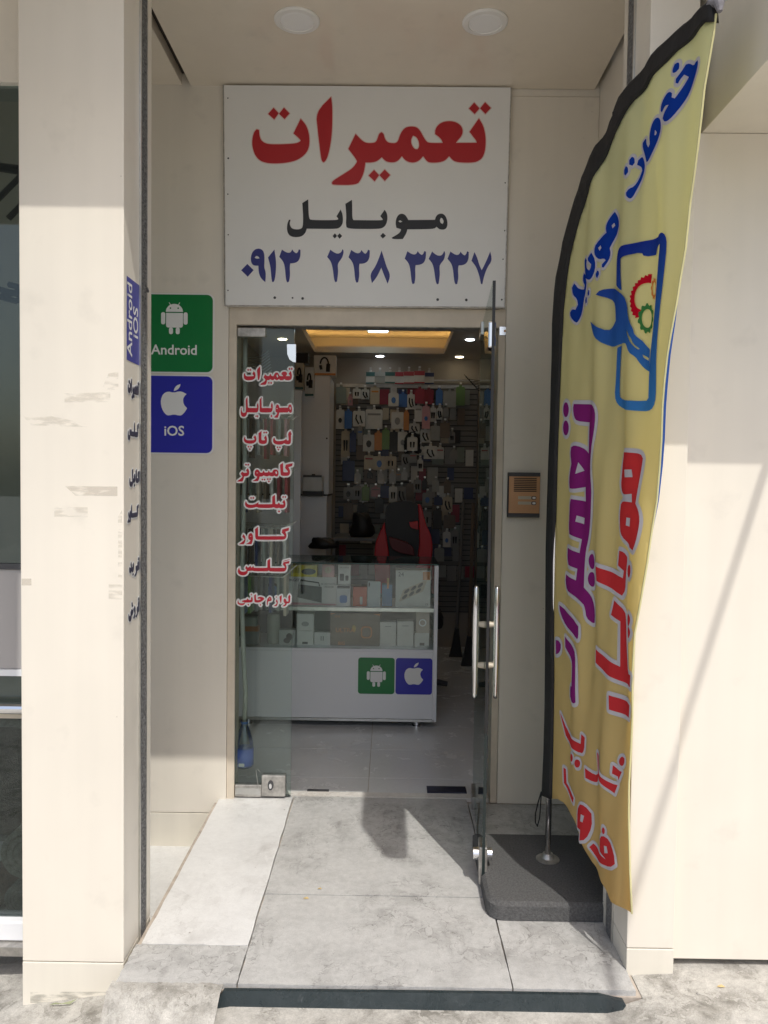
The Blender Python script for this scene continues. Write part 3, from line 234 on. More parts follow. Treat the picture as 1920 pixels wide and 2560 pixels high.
def stone(name, col, dark, amount, sc1=3.0, cont=0.5, rough=0.55, speck=0.0, grain=0.10, streak=0.5):
    """honed stone with water stains: cloudy patches, pale dried islands with dark rims, scuff streaks, fine grain"""
    m = bpy.data.materials.new(name); m.use_nodes = True; n = m.node_tree; b = n.nodes['Principled BSDF']; b.inputs['Roughness'].default_value = rough
    N = n.nodes.new; K = n.links.new
    geo = N('ShaderNodeNewGeometry'); P = geo.outputs['Position']
    def noise(sc, det=5, dist=0.0, ro=0.6, vec=P):
        t = N('ShaderNodeTexNoise'); t.inputs['Scale'].default_value = sc; t.inputs['Detail'].default_value = det; t.inputs['Distortion'].default_value = dist; t.inputs['Roughness'].default_value = ro; K(vec, t.inputs['Vector']); return t.outputs[0]
    def mr(src, a, c, lo=0.0, hi=1.0):
        t = N('ShaderNodeMapRange'); t.inputs[1].default_value = a; t.inputs[2].default_value = c; t.inputs[3].default_value = lo; t.inputs[4].default_value = hi; K(src, t.inputs[0]); return t.outputs[0]
    def op(o, x, y, clamp=False):
        t = N('ShaderNodeMath'); t.operation = o; t.use_clamp = clamp
        for k, q in enumerate((x, y)):
            if isinstance(q, (int, float)): t.inputs[k].default_value = q
            elif q is not None: K(q, t.inputs[k])
        return t.outputs[0]
    big = noise(sc1*0.55, 4, 0.4); mid = noise(sc1*1.7, 8, 0.5, 0.68)
    zone = mr(big, 0.40, 0.54)
    cloud = op('MULTIPLY', mr(mid, 0.42, 0.66, 0, amount), op('ADD', op('MULTIPLY', zone, 0.75), 0.25))
    isl = noise(sc1*2.6, 4, 0.9, 0.5); isl2 = noise(sc1*5.5, 3, 0.5, 0.5)
    def rim(src, c, w): return mr(op('ABSOLUTE', op('SUBTRACT', src, c), None), 0.0, w, 1, 0)
    rims = op('MAXIMUM', rim(isl, 0.545, 0.010), op('MULTIPLY', rim(isl2, 0.58, 0.014), 0.7))
    rims = op('MULTIPLY', op('MULTIPLY', rims, cont), op('ADD', op('MULTIPLY', zone, 0.85), 0.15))
    pale = op('MULTIPLY', op('MAXIMUM', mr(isl, 0.545, 0.56), mr(isl2, 0.58, 0.60)), zone)
    mp = N('ShaderNodeMapping'); mp.inputs['Scale'].default_value = (22, 3.2, 1); mp.inputs['Rotation'].default_value = (0, 0, 0.45); K(P, mp.inputs[0])
    st = op('MULTIPLY', mr(noise(1.0, 4, 0.2, 0.55, mp.outputs[0]), 0.56, 0.72, 0, streak), zone)
    dk = op('ADD', op('ADD', op('MULTIPLY', cloud, op('SUBTRACT', 1.0, op('MULTIPLY', pale, 0.65))), rims), op('MULTIPLY', st, 0.4), True)
    if speck:
        v = N('ShaderNodeTexVoronoi'); v.inputs['Scale'].default_value = 24; K(P, v.inputs['Vector'])
        sel = mr(v.outputs['Color'], 0.62, 0.66) if False else None
        rv = mr(v.outputs['Distance'], 0.05, 0.11, speck, 0)
        dk = op('ADD', dk, op('MULTIPLY', rv, mr(noise(11, 2), 0.56, 0.62)), True)
    mx = N('ShaderNodeMix'); mx.data_type = 'RGBA'; mx.inputs['A'].default_value = col; mx.inputs['B'].default_value = dark; K(dk, mx.inputs['Factor'])
    g = op('MULTIPLY', mr(noise(260, 3, 0, 0.7), 0.3, 0.7, 1-grain, 1+grain*0.7), mr(noise(38, 5, 0, 0.7), 0.3, 0.7, 1-grain, 1+grain*0.6))
    sc_ = N('ShaderNodeVectorMath'); sc_.operation = 'SCALE'; K(mx.outputs['Result'], sc_.inputs[0]); K(g, sc_.inputs['Scale']); K(sc_.outputs[0], b.inputs['Base Color'])
    K(mr(mid, 0.3, 0.7, max(0.05, rough-0.1), min(1, rough+0.15)), b.inputs['Roughness'])
    bp = N('ShaderNodeBump'); bp.inputs['Strength'].default_value = 0.3; bp.inputs['Distance'].default_value = 0.003
    K(op('ADD', noise(110, 5), op('MULTIPLY', dk, -0.5)), bp.inputs['Height']); K(bp.outputs[0], b.inputs['Normal'])
    return m
def panel(name, col, rough, streaks=0.07, specks=0.5, rv=1.0):
    """composite cladding sheet: faint rain streaks, handling smudges and a few chips"""
    m = bpy.data.materials.new(name); m.use_nodes = True; n = m.node_tree; b = n.nodes['Principled BSDF']
    N = n.nodes.new; K = n.links.new; P = N('ShaderNodeNewGeometry').outputs['Position']
    def noise(sc, det, vec): 
        t = N('ShaderNodeTexNoise'); t.inputs['Scale'].default_value = sc; t.inputs['Detail'].default_value = det; K(vec, t.inputs['Vector']); return t.outputs[0]
    def mr(src, a, c, lo, hi):
        t = N('ShaderNodeMapRange'); t.inputs[1].default_value = a; t.inputs[2].default_value = c; t.inputs[3].default_value = lo; t.inputs[4].default_value = hi; K(src, t.inputs[0]); return t.outputs[0]
    def mul(x, y):
        t = N('ShaderNodeMath'); t.operation = 'MULTIPLY'; K(x, t.inputs[0]); K(y, t.inputs[1]); return t.outputs[0]
    mp = N('ShaderNodeMapping'); mp.inputs['Scale'].default_value = (14, 14, 0.7); K(P, mp.inputs[0])
    f = mul(mr(noise(1.0, 5, mp.outputs[0]), 0.35, 0.7, 1+streaks*0.3, 1-streaks), mr(noise(2.0, 5, P), 0.35, 0.7, 1.02, 0.955))
    f = mul(f, mr(noise(9.0, 6, P), 0.60, 0.74, 1.0, 0.93))
    v = N('ShaderNodeTexVoronoi'); v.inputs['Scale'].default_value = 17; K(P, v.inputs['Vector'])
    ch = mr(v.outputs['Distance'], 0.025, 0.05, 1, 0); ch = mul(ch, mr(noise(3.1, 2, P), 0.60, 0.64, 0, specks))
    sc_ = N('ShaderNodeVectorMath'); sc_.operation = 'SCALE'; sc_.inputs[0].default_value = col; K(f, sc_.inputs['Scale'])
    mx = N('ShaderNodeMix'); mx.data_type = 'RGBA'; K(sc_.outputs[0], mx.inputs['A']); mx.inputs['B'].default_value = (0.22, 0.19, 0.16, 1); K(ch, mx.inputs['Factor'])
    K(mx.outputs['Result'], b.inputs['Base Color']); K(mr(noise(5, 5, P), 0.3, 0.7, rough-0.06*rv, rough+0.12*rv), b.inputs['Roughness'])
    bp = N('ShaderNodeBump'); bp.inputs['Strength'].default_value = 0.06*rv; bp.inputs['Distance'].default_value = 0.01; K(noise(3.5, 3, P), bp.inputs['Height']); K(bp.outputs[0], b.inputs['Normal'])
    return m
CREAM = panel('cream_panel', (0.76, 0.71, 0.62), 0.36, 0.028)
CREAM2 = panel('cream_base_panel', (0.72, 0.68, 0.59), 0.42, 0.06, 0.9)
SOFF = panel('soffit_panel', (0.77, 0.69, 0.57), 0.22, 0.015, 0.0, 0.1)
GAP = mat('dark_joint', (0.035, 0.03, 0.025), 0.8)
FRAME = mat('painted_frame', (0.66, 0.58, 0.47), 0.5, var=0.12, vs=9, bump=0.05)
ALU = mat('aluminium', (0.62, 0.62, 0.6), 0.35, 1.0, var=0.15, vs=20)
ALUW = mat('worn_aluminium', (0.55, 0.53, 0.5), 0.45, 0.9, var=0.4, vs=30)
CHROME = mat('chrome', (0.82, 0.82, 0.83), 0.12, 1.0)
BRUSH = mat('brush_seal', (0.20, 0.20, 0.20), 0.9, var=0.85, vs=70, bump=1.0, bs=150, stretch=(1, 1, 2.2))
SIGNW = mat('sign_white', (0.80, 0.80, 0.78), 0.35, var=0.03, vs=3)
RED = mat('vinyl_red', srgb(178, 30, 40), 0.4)
BLK = mat('vinyl_black', srgb(30, 30, 34), 0.4)
NAVY = mat('vinyl_navy', srgb(44, 48, 122), 0.4)
WHITE = mat('vinyl_white', (0.78, 0.78, 0.77), 0.45)
BORD = mat('pale_border', (0.72, 0.55, 0.52), 0.5)
CRIM = mat('vinyl_crimson', srgb(196, 28, 50), 0.4)
BADGEG = mat('badge_green', srgb(10, 118, 58), 0.3)
BADGEB = mat('badge_blue', srgb(40, 40, 165), 0.3)
STRIPB = mat('faded_blue', srgb(70, 72, 150), 0.5)
GLASSD = glass('door_glass', (0.86, 0.92, 0.895), 0.05)
GLASSF = glass('fixed_glass', (0.88, 0.93, 0.91), 0.035)
GLASSC = glass('case_glass', (0.93, 0.96, 0.95), 0.05)
GLASSW = glass('shop_window_glass', (0.52, 0.57, 0.56), 0.06)
GEDGE = mat('glass_edge', (0.02, 0.07, 0.06), 0.15)
GEDGED = mat('glass_edge_dark', (0.012, 0.02, 0.02), 0.3)
GREYST = stone('grey_stone', (0.48, 0.478, 0.465, 1), (0.23, 0.225, 0.215, 1), 0.70, 4.4, 0.75, 0.5, grain=0.13, streak=0.9)
WHITEST = stone('white_stone', (0.67, 0.67, 0.66, 1), (0.24, 0.22, 0.20, 1), 0.38, 3.4, 0.16, 0.4, speck=0.85, grain=0.06)
PALEST = stone('pale_stone', (0.66, 0.64, 0.60, 1), (0.35, 0.30, 0.26, 1), 0.5, 4.0, 0.3, 0.5)
DARKST = stone('dark_granite', (0.022, 0.032, 0.036, 1), (0.07, 0.08, 0.085, 1), 0.3, 6, 0.35, 0.28, speck=0.6)
CONC = stone('concrete', (0.47, 0.455, 0.42, 1), (0.21, 0.20, 0.175, 1), 1.0, 5.5, 0.45, 0.85, grain=0.2)
GROUT = mat('grout', (0.46, 0.40, 0.34), 0.9, var=0.3, vs=25)
INTILE = stone('interior_tile', (0.72, 0.73, 0.73, 1), (0.60, 0.61, 0.61, 1), 0.0, 3, 0.0, 0.2, grain=0.03, streak=0.0)
MATB = mat('black_carpet', (0.10, 0.10, 0.10), 0.95, var=0.45, vs=160, bump=0.8, bs=260)
INWALL = mat('interior_wall', (0.40, 0.36, 0.31), 0.7)
INCEIL = mat('interior_ceiling', (0.48, 0.44, 0.39), 0.7)
WLAM = mat('white_laminate', (0.78, 0.79, 0.81), 0.35)
SLAT = mat('slat_grey', (0.18, 0.175, 0.17), 0.5)
BLACKP = mat('black_plastic', (0.012, 0.012, 0.013), 0.45)
DGREY = mat('dark_grey', (0.06, 0.06, 0.065), 0.5)
LED = mat('led_panel', (0.9, 0.95, 1), 0.4, emit=(0.72, 0.95, 1.0), es=3.2)
COVE = mat('cove_strip', (1, 0.8, 0.4), 0.4, emit=(1.0, 0.60, 0.18), es=9.0)
SPOTC = mat('spot_cool', (1, 1, 1), 0.4, emit=(0.9, 0.96, 1.0), es=9)
SPOTW = mat('spot_warm', (1, 1, 1), 0.4, emit=(1.0, 0.84, 0.55), es=9)
LAMPOFF = mat('lamp_diffuser_off', (0.85, 0.84, 0.82), 0.5)
LAMPRIM = mat('lamp_rim', (0.80, 0.78, 0.74), 0.4)
C = {'teal': (0.05, 0.14, 0.14), 'clear': (0.36, 0.37, 0.36), 'red': (0.42, 0.06, 0.08), 'navy': (0.03, 0.05, 0.15), 'greygreen': (0.24, 0.28, 0.25), 'pink': (0.58, 0.30, 0.33),
     'white': (0.62, 0.62, 0.60), 'cream': (0.52, 0.46, 0.36), 'blue': (0.06, 0.17, 0.45), 'darkred': (0.30, 0.03, 0.06), 'green': (0.16, 0.28, 0.10), 'orange': (0.60, 0.24, 0.07),
     'grey': (0.27, 0.27, 0.27), 'black': (0.02, 0.02, 0.022), 'brown': (0.17, 0.13, 0.10), 'silver': (0.5, 0.5, 0.5)}
PM = {k: mat('card_'+k, v, 0.35, var=0.1, vs=20) for k, v in C.items()}
# ---------------------------------------------------------------- ground
def sst(a, b, t):
    t = max(0, min(1, (t-a)/(b-a))); return t*t*(3-2*t)
def gz(x, y):
    return -0.044+0.145*max(-0.8, min(0, x+0.42))+0.040*sst(0.64, 0.80, x+0.03*math.sin(9*y))*sst(-1.62, -1.30, y+0.02*math.sin(11*x))+((0.003*math.sin(7*x+3*y)+0.002*math.sin(19*x-13*y))*(1-sst(-1.50, -1.33, y)) if abs(x) < 3 else 0)
xs = [-60, -20, -8, -4, -3]+[-2.5+0.04*i for i in range(126)]+[3, 4, 8, 20, 60]
ys = [-60, -30, -14, -8, -5]+[-4+0.1*i for i in range(20)]+[-2+0.04*i for i in range(18)]+[-1.275]
v = [(x, y, gz(x, y)) for y in ys for x in xs]
nx = len(xs)
f = [(j*nx+i, j*nx+i+1, (j+1)*nx+i+1, (j+1)*nx+i) for j in range(len(ys)-1) for i in range(nx-1)]
mesh_obj('street_pavement', v, f, CONC, kind='structure', label='rough grey concrete pavement in front of the shop', smooth=True)
for nm, xa, xb, yb in (('street_pavement', -9.0, -0.7525, -0.95), ('street_pavement', 0.722, 9.0, -0.914)):
    xl = [xa+(xb-xa)*(i/40)**(1 if xa > 0 else 1) for i in range(41)]
    yl = [-1.2751+(yb+1.2751)*i/4 for i in range(5)]
    mesh_obj(nm, [(x, y, gz(x, y)) for y in yl for x in xl], [(j*41+i, j*41+i+1, (j+1)*41+i+1, (j+1)*41+i) for j in range(4) for i in range(40)], CONC, kind='structure', smooth=True)
bx('street_ground', (-60, 60, -1.28, 30, -0.6, -0.24), CONC, kind='structure')
# lower white floor to the left, behind the pillar
lf = bx('lower_floor', (-2.4, -0.737, -1.10, 0.02, -0.30, -0.222), PALEST, kind='structure')
for i, (a, b) in enumerate(((-2.4, -1.52), (-1.516, -1.075), (-1.071, -0.74))):
    for (c, d) in ((-1.1, -0.56), (-0.555, 0.0)):
        bx('floor_tile', (a, b, c, d, -0.222, -0.214), WHITEST, lf)
# raised entrance platform with its stone slabs
pf = G().box(-0.752, 0.7215, -1.268, 0.10, -0.23, -0.016).box(0.7216, 0.871, -0.913, 0.10, -0.23, -0.016).build('entrance_platform', GROUT, kind='structure')
def slab(d, mt, name='stone_slab', rag=0.0, label=None):
    x0, x1, y0, y1 = d; poly = []
    for (ax, ay), (bx_, by) in (((x0, y0), (x1, y0)), ((x1, y0), (x1, y1)), ((x1, y1), (x0, y1)), ((x0, y1), (x0, y0))):
        n = 14 if rag else 1
        for i in range(n):
            t = i/n; j = rag*(rnd.random()-0.5) if i else 0
            poly.append((ax+(bx_-ax)*t+(j if ax == bx_ else 0), ay+(by-ay)*t+(j if ay == by else 0)))
    g = G().prism(poly, lambda a, b, h: (a, b, h), -0.02, 0.0)
    return g.build(name, mt, pf, label=label)
slab((-0.733, -0.410, -1.080, 0.045), WHITEST, rag=0.004, label='white marble slab with dark chips')
slab((-0.405, 0.360, -0.782, 0.045), GREYST, rag=0.003, label='water-stained grey slab before the door')
slab((-0.405, 0.362, -1.262, -0.787), GREYST, rag=0.003, label='large stained grey slab at the front')
slab((0.366, 0.7065, -1.262, -0.787), GREYST, rag=0.002)
slab((0.366, 0.869, -0.782, -0.004), GREYST, rag=0.002)
slab((-0.748, -0.410, -1.262, -1.085), GREYST, rag=0.004, label='short grey slab beside the pillar')
bx('threshold_stone', (-0.69, 0.47, 0.049, 0.098, -0.02, 0.002), PALEST, pf)
# dark granite riser and the cement either side of it
poly = [(-0.44, -0.006), (-0.45, -0.02), (-0.462, -0.035), (-0.45, -0.07), (-0.44, -0.10), (0.25, -0.10), (0.63, -0.07), (0.655, -0.045), (0.672, -0.025), (0.665, -0.014), (0.64, -0.010), (0.60, -0.002), (0.3, -0.002)]
G().prism(poly, lambda a, b, h: (a, -1.275-0.25*b-h-0.02 if False else -1.270-h+(b*0.28), b), 0, 0.012).build('granite_riser', DARKST, pf, label='dark granite riser with pale scratches')
def rough_strip(x0, x1, y0, y1, zf, seed):
    r = random.Random(seed); n, k = 26, 6; v = []
    for j in range(k+1):
        for i in range(n+1):
            x = x0+(x1-x0)*i/n; t = j/k; y = y0+(y1-y0)*t+(r.random()-0.5)*0.012*(1 if 0 < j < k else 0)
            z = zf(x, t)+(r.random()-0.5)*0.006
            v.append((x, y, z))
    f = [(j*(n+1)+i, j*(n+1)+i+1, (j+1)*(n+1)+i+1, (j+1)*(n+1)+i) for j in range(k) for i in range(n)]
    return v, f
v, f = rough_strip(-0.757, -0.446, -1.40, -1.262, lambda x, t: gz(x, -1.4)+0.004+(0.0-gz(x, -1.4)-0.004)*min(1, t*1.5), 3)
mesh_obj('cement_patch', v, f, CONC, pf, smooth=True)
# interior floor
fl = bx('shop_floor', (-1.3, 0.95, 0.10, 3.5, -0.1, -0.006), GROUT, kind='structure')
yy = [0.10, 0.2765, 0.6725, 1.07, 1.47, 1.87, 2.27, 2.67, 3.07, 3.40]
for a, b in zip(yy, yy[1:]):
    for c, d in ((-1.25, -0.885), (-0.882, -0.080), (-0.077, 0.722), (0.725, 0.94)):
        bx('floor_tile', (c, d, a+0.0015, b-0.0015, -0.006, 0.0), INTILE, fl)
# ---------------------------------------------------------------- building
B = empty('shop_building', (0, 0, 0), 'cream panel-clad shopfront with recessed doorway between two pillars', 'building')
wl = bx('wall_panel', (-2.4, -0.702, 0.0, 0.12, -0.062, 3.29), CREAM, B, bev=0.002, label='cream wall panel left of the door, carrying two badges')
bx('base_panel', (-2.4, -0.702, 0.0, 0.12, -0.24, -0.065), CREAM2, B, bev=0.002)
bx('wall_panel', (0.492, 0.871, 0.0, 0.12, 0.0, 3.052), CREAM, B, bev=0.002, label='cream wall panel right of the door, carrying an intercom')
bx('wall_panel', (0.492, 0.871, 0.004, 0.12, 3.054, 3.20), CREAM, B, bev=0.001)
bx('wall_panel', (-0.702, 0.492, 0.004, 0.12, 2.158, 3.20), CREAM, B)
bx('side_wall_panel', (0.8715, 0.95, -1.0, 0.12, 0.0, 3.40), CREAM, B)
# door frame
fr = G().box(-0.7005, -0.669, 0.008, 0.11, 0.0, 2.157).box(0.462, 0.4905, 0.008, 0.11, 0.0, 2.157).box(-0.669, 0.462, 0.010, 0.11, 2.079, 2.155).build('door_frame', FRAME, B, label='worn cream steel door frame')
bx('head_trim', (-0.669, 0.462, 0.02, 0.10, 2.0768, 2.0789), ALUW, fr)
# soffit with a shadow gap each side
so_ = bx('soffit', (-0.868, 0.868-0.02, -1.68, 0.0, 3.083, 3.13), SOFF, B, label='glossy cream soffit over the doorway')
bx('soffit', (-2.6, -0.905, -1.68, -0.002, 3.084, 3.13), SOFF, B)
bx('gap_strip', (-0.92, -0.85, -1.66, -0.002, 3.131, 3.14), GAP, B)
bx('gap_strip', (0.848, 0.871, -1.14, -0.002, 3.22, 3.25), GAP, B)
bx('fascia', (-4.5, 0.8695, -1.70, -1.681, 3.07, 6.5), CREAM, B)
bx('upper_wall', (-4.5, 4.5, -1.60, 0.2, 3.30, 6.5), CREAM, B)
bx('roof_slab', (-4.5, 4.5, -1.74, 4.0, 6.5, 6.7), CREAM2, B)
# lower soffit of the right bay
bx('fascia_box', (0.870, 4.5, -1.69, -1.08, 2.406, 6.49), CREAM, B, bev=0.002)
bx('bay_wall_panel', (0.846, 4.5, -1.14, -0.95, 0.018, 2.405), CREAM, B, bev=0.002, label='large sunlit cream panel of the bay right of the pillar')
bx('bay_side_panel', (0.9505, 4.5, -0.95, 0.1, 0.0, 3.29), CREAM2, B)
def pillar(x0, x1, zb, zg, side, label):
    p = G().box(x0, x1, -1.17, -0.913, zg, 3.30, bev=0.0025).build('pillar', CREAM, B, label=label)
    bx('base_panel', (x0, x1, -1.171, -0.913, zb, zg-0.0025), CREAM2, p, bev=0.002)
    xs_ = x1 if side > 0 else x0
    e = lambda a: xs_+a*side
    def sb(name, a0, a1, y0, y1, z0, z1, mt): 
        q = sorted((e(a0), e(a1))); return bx(name, (q[0], q[1], y0, y1, z0, z1), mt, p)
    sb('guide_edge', 0.0005, 0.006, -1.036, -1.029, zb+0.03, 3.08, ALU)
    sb('brush_strip', 0.0003, 0.004, -1.0285, -0.974, zb+0.02, 3.08, BRUSH)
    sb('guide_edge', 0.0005, 0.005, -0.973, -0.968, zb+0.03, 3.08, ALUW)
    return p
PL = pillar(-1.053, -0.757, -0.15, -0.004, 1, 'broad cream pillar left of the doorway with tape residue on its front')
PR = pillar(0.707, 0.8435, -0.035, 0.066, -1, 'narrow cream pillar right of the doorway behind the flag')
# tape residue, scuffs on the left pillar
TAPE = mat('tape_residue', (0.40, 0.36, 0.30), 0.7, var=0.5, vs=40)
def patches(name, base, hole, sc_, mt_thr=0.5):
    m = bpy.data.materials.new(name); m.use_nodes = True; n = m.node_tree; b = n.nodes['Principled BSDF']; b.inputs['Base Color'].default_value = (*base, 1); b.inputs['Roughness'].default_value = 0.7
    g = n.nodes.new('ShaderNodeNewGeometry'); t = n.nodes.new('ShaderNodeTexNoise'); t.inputs['Scale'].default_value = 1.0; t.inputs['Detail'].default_value = 6; mp = n.nodes.new('ShaderNodeMapping'); mp.inputs['Scale'].default_value = (sc_, sc_, sc_*4); n.links.new(g.outputs['Position'], mp.inputs[0]); n.links.new(mp.outputs[0], t.inputs['Vector'])
    r = n.nodes.new('ShaderNodeMapRange'); r.inputs[1].default_value = mt_thr-0.06; r.inputs[2].default_value = mt_thr+0.10; r.inputs[4].default_value = hole; n.links.new(t.outputs[0], r.inputs[0]); n.links.new(r.outputs[0], b.inputs['Alpha'])
    return m
TP1 = patches('tape_film', (0.57, 0.52, 0.45), 0.38, 22, 0.38)
TP2 = patches('tape_scraps', (0.56, 0.52, 0.45), 0.24, 22, 0.50)
TP3 = patches('base_scuff', (0.38, 0.37, 0.33), 0.45, 16, 0.50)
for pts, mt_ in (([(-0.925, 1.385), (-0.775, 1.385), (-0.775, 1.358), (-0.895, 1.358)], TP1), ([(-1.045, 1.583), (-0.965, 1.583), (-0.85, 1.560), (-0.86, 1.553), (-1.02, 1.556)], TP2),
               ([(-0.925, 1.648), (-0.795, 1.652), (-0.795, 1.624), (-0.925, 1.622)], TP2), ([(-0.955, 1.325), (-0.86, 1.325), (-0.86, 1.297), (-0.955, 1.297)], TP2), ([(-1.05, 1.118), (-1.022, 1.118), (-1.022, 1.099), (-1.05, 1.099)], TP1),
               ([(-0.80, 1.105), (-0.761, 1.105), (-0.761, 1.062), (-0.80, 1.062)], TP2), ([(-0.773, 1.30), (-0.761, 1.32), (-0.761, 1.12), (-0.773, 1.12)], TP2), ([(-0.80, 1.705), (-0.772, 1.71), (-0.772, 1.66), (-0.82, 1.66)], TP2)):
    mesh_obj('tape_mark', [(a, -1.1706, b) for a, b in pts], [tuple(range(len(pts)))], mt_, PL)
mesh_obj('base_scuff', [(-1.03, -1.1716, -0.128), (-0.765, -1.1716, -0.13), (-0.765, -1.1716, -0.09), (-1.03, -1.1716, -0.095)], [(0, 1, 2, 3)], TP3, PL)
# blue strip and dark lettering on the inner side of the left pillar
PX = -0.757
side3 = lambda a, b, h: (PX+0.0006+h, a, b)
st = mesh_obj('pillar_sticker', [(PX+0.0008, y, z) for y, z in ((-1.147, 1.748), (-1.036, 1.748), (-1.036, 1.986), (-1.147, 1.986))], [(0, 1, 2, 3)], STRIPB, PL, label='faded blue strip reading Android iOS')
latin('lettering', 'Android', 0.070, lambda a, b, h: (PX+0.0014, -1.103-b*0.85, 1.868+a*0.9), WHITE, st, bold=0.001)
latin('lettering', 'iOS', 0.070, lambda a, b, h: (PX+0.0014, -1.050-b*0.85, 1.868+a*0.9), WHITE, st, bold=0.001)
INK = mat('faded_ink', srgb(62, 62, 80), 0.5)
def pword(name, q):
    letters(name, q, side3, INK, PL, WHITE, 0.0065, h=0.0006, smooth=1)
    letters(name, q, side3, INK, PL, INK, 0.0022, h=0.0010, base=0.0008, smooth=1)
def fitword(wd, y0, y1, z0, z1, name):
    xs = [p[0] for L in wd for r in L for p in r]; zs = [p[1] for L in wd for r in L for p in r]
    a0, a1, b0, b1 = min(xs), max(xs), min(zs), max(zs)
    q = [[[(y0+(x-a0)/(a1-a0)*(y1-y0), z0+(z-b0)/(b1-b0)*(z1-z0)) for x, z in r] for r in L] for L in wd]
    pword(name, q)
mm = lambda wd: [[[(a/1000, b/1000) for a, b in r] for r in L] for L in wd]
fitword(SIGN['tamirat'], -1.138, -1.040, 1.645, 1.698, 'pillar_word')
fitword(DOORW['glass'], -1.138, -1.042, 1.521, 1.573, 'pillar_word')
fitword(DOORW['cover'], -1.140, -1.044, 1.282, 1.330, 'pillar_word')
for k in ('cable', 'buy', 'sell'): pword('pillar_word', mm(PILW[k]))
# projecting light-box sign and service cable on the fascia, above and right of the view
ps = empty('projecting_sign', (0.71, -1.74, 3.06), 'white projecting light-box sign fixed high on the fascia', 'sign')
bx('sign_case', (0.668, 0.756, -2.32, -1.76, 3.06, 3.53), WLAM, ps, bev=0.006)
for zz in (3.2, 3.42): G().tube([(0.712, -1.77, zz), (0.712, -1.701, zz)], 0.02).build('bracket', DGREY, ps)
a, b = Vector((1.377, -1.692, 2.732)), Vector((1.85, -6.46, 6.30))
G().tube([a.lerp(b, i/12)-Vector((0, 0, 0.25*math.sin(math.pi*i/12)*0.0)) for i in range(13)], 0.013).build('overhead_cable', BLACKP, label='black service cable running from the fascia up over the street', cat='cable')
aw = empty('added_awning', (-1.9, -1.70, 2.6), 'grey canvas awning added out of view at left to shade the carpet shop window', 'awning')  # unseen awning, added and slanted so its shadow covers the neighbour's window
G().add([(x, y, z+h) for h in (0, 0.01) for x, y, z in ((-3.4, -1.702, 3.06), (-0.868, -1.702, 3.06), (-0.655, -2.33, 2.62), (-3.4, -2.33, 2.62))], [(0,1,2,3),(7,6,5,4),(0,4,5,1),(1,5,6,2),(2,6,7,3),(3,7,4,0)]).build('added_canopy', PM['grey'], aw)
bx('front_bar', (-3.4, -0.655, -2.345, -2.331, 2.60, 2.64), ALU, aw)
# ---------------------------------------------------------------- left neighbour's window
N_ = empty('neighbour_window', (-1.7, -1.0, -0.05), 'carpet shop window at the left edge, dark glass with white rails', 'window')
bx('window_glass', (-2.6, -1.06, -1.0, -0.992, 0.0, 2.584), GLASSW, N_)
bx('window_frame', (-2.6, -1.055, -1.03, -0.96, -0.03, 0.03), WLAM, N_, bev=0.004)
bx('sill', (-2.6, -1.055, -1.06, -0.98, -0.06, -0.032), ALUW, N_)
bx('window_panel', (-2.6, -1.06, -1.004, -0.96, 0.815, 1.125), mat('window_panel_grey', (0.40, 0.38, 0.37), 0.4), N_, bev=0.003)
bx('rail', (-2.6, -1.06, -1.012, -0.985, 1.126, 1.142), DGREY, N_)
bx('rail', (-2.6, -1.06, -1.012, -0.985, 0.795, 0.8145), WLAM, N_)
G().tube([(-2.6, -1.035, 0.702), (-1.058, -1.035, 0.702)], 0.018, 14).build('push_bar', CHROME, N_)
bx('rail', (-2.6, -1.06, -1.01, -0.985, 0.662, 0.684), FRAME, N_)
bx('window_head', (-2.6, -1.06, -1.02, -0.9, 2.585, 3.083), CREAM, N_)
bx('back_panel', (-3.4, -1.06, 0.13, 0.16, -0.2, 3.0), DGREY, N_)
fc = G()
for k in range(5):
    x = -1.45+0.09*k
    fc.tube([(x, -0.97, 2.2), (x+0.16, -0.97, 2.36), (x+0.32, -0.97, 2.34)], 0.009, 6)
    fc.tube([(x, -0.97, 2.0), (x+0.2, -0.97, 1.95), (x+0.34, -0.97, 1.99)], 0.009, 6)
fc.build('reflected_lattice', DGREY, N_)  # bars imitate the lattice of the opposite building reflected in the glass
def rug_roll(c, r, col, label, shag=0, turns=4):
    rt = empty('rolled_rug', (c[0], c[1], c[2]-r), label, 'rug', 'rugs in the neighbouring window')
    mt_ = mat('rug', col, 0.95, var=0.5, vs=60, bump=1.0, bs=90 if shag else 200)
    pts = []
    for i in range(turns*20+1):
        a = i/20*2*math.pi; q = r*(0.3+0.7*i/(turns*20)); pts.append((q*math.cos(a), q*math.sin(a)))
    v = []; f = []; w = r*0.55/turns
    for i, (a, b) in enumerate(pts):
        l = math.hypot(a, b); k = (l-w)/l
        v += [(c[0]+a, c[1], c[2]+b), (c[0]+a*k, c[1], c[2]+b*k), (c[0]+a, c[1]+0.5, c[2]+b), (c[0]+a*k, c[1]+0.5, c[2]+b*k)]
    for i in range(len(pts)-1):
        j = i*4; f += [(j, j+1, j+5, j+4), (j, j+4, j+6, j+2), (j+1, j+3, j+7, j+5)]
    mesh_obj('pile', v, f, mt_, rt, smooth=False)
rug_roll((-1.185, -0.90, 0.030), 0.060, (0.36, 0.38, 0.38), 'grey carpet roll showing its spiral end, in the left window')
rug_roll((-1.308, -0.90, 0.028), 0.058, (0.30, 0.12, 0.10), 'reddish carpet roll at the far left of the window')
rug_roll((-1.17, -0.90, 0.185), 0.092, (0.62, 0.58, 0.50), 'cream shaggy rug rolled up above the grey roll', 1, 3)
g = G()
cyl = lambda rr, k: g.add([(-1.30+rr*math.cos(2*math.pi*i/40), -0.72+0.02*k, 0.36+rr*math.sin(2*math.pi*i/40)) for i in range(40)], [tuple(range(40))], k)
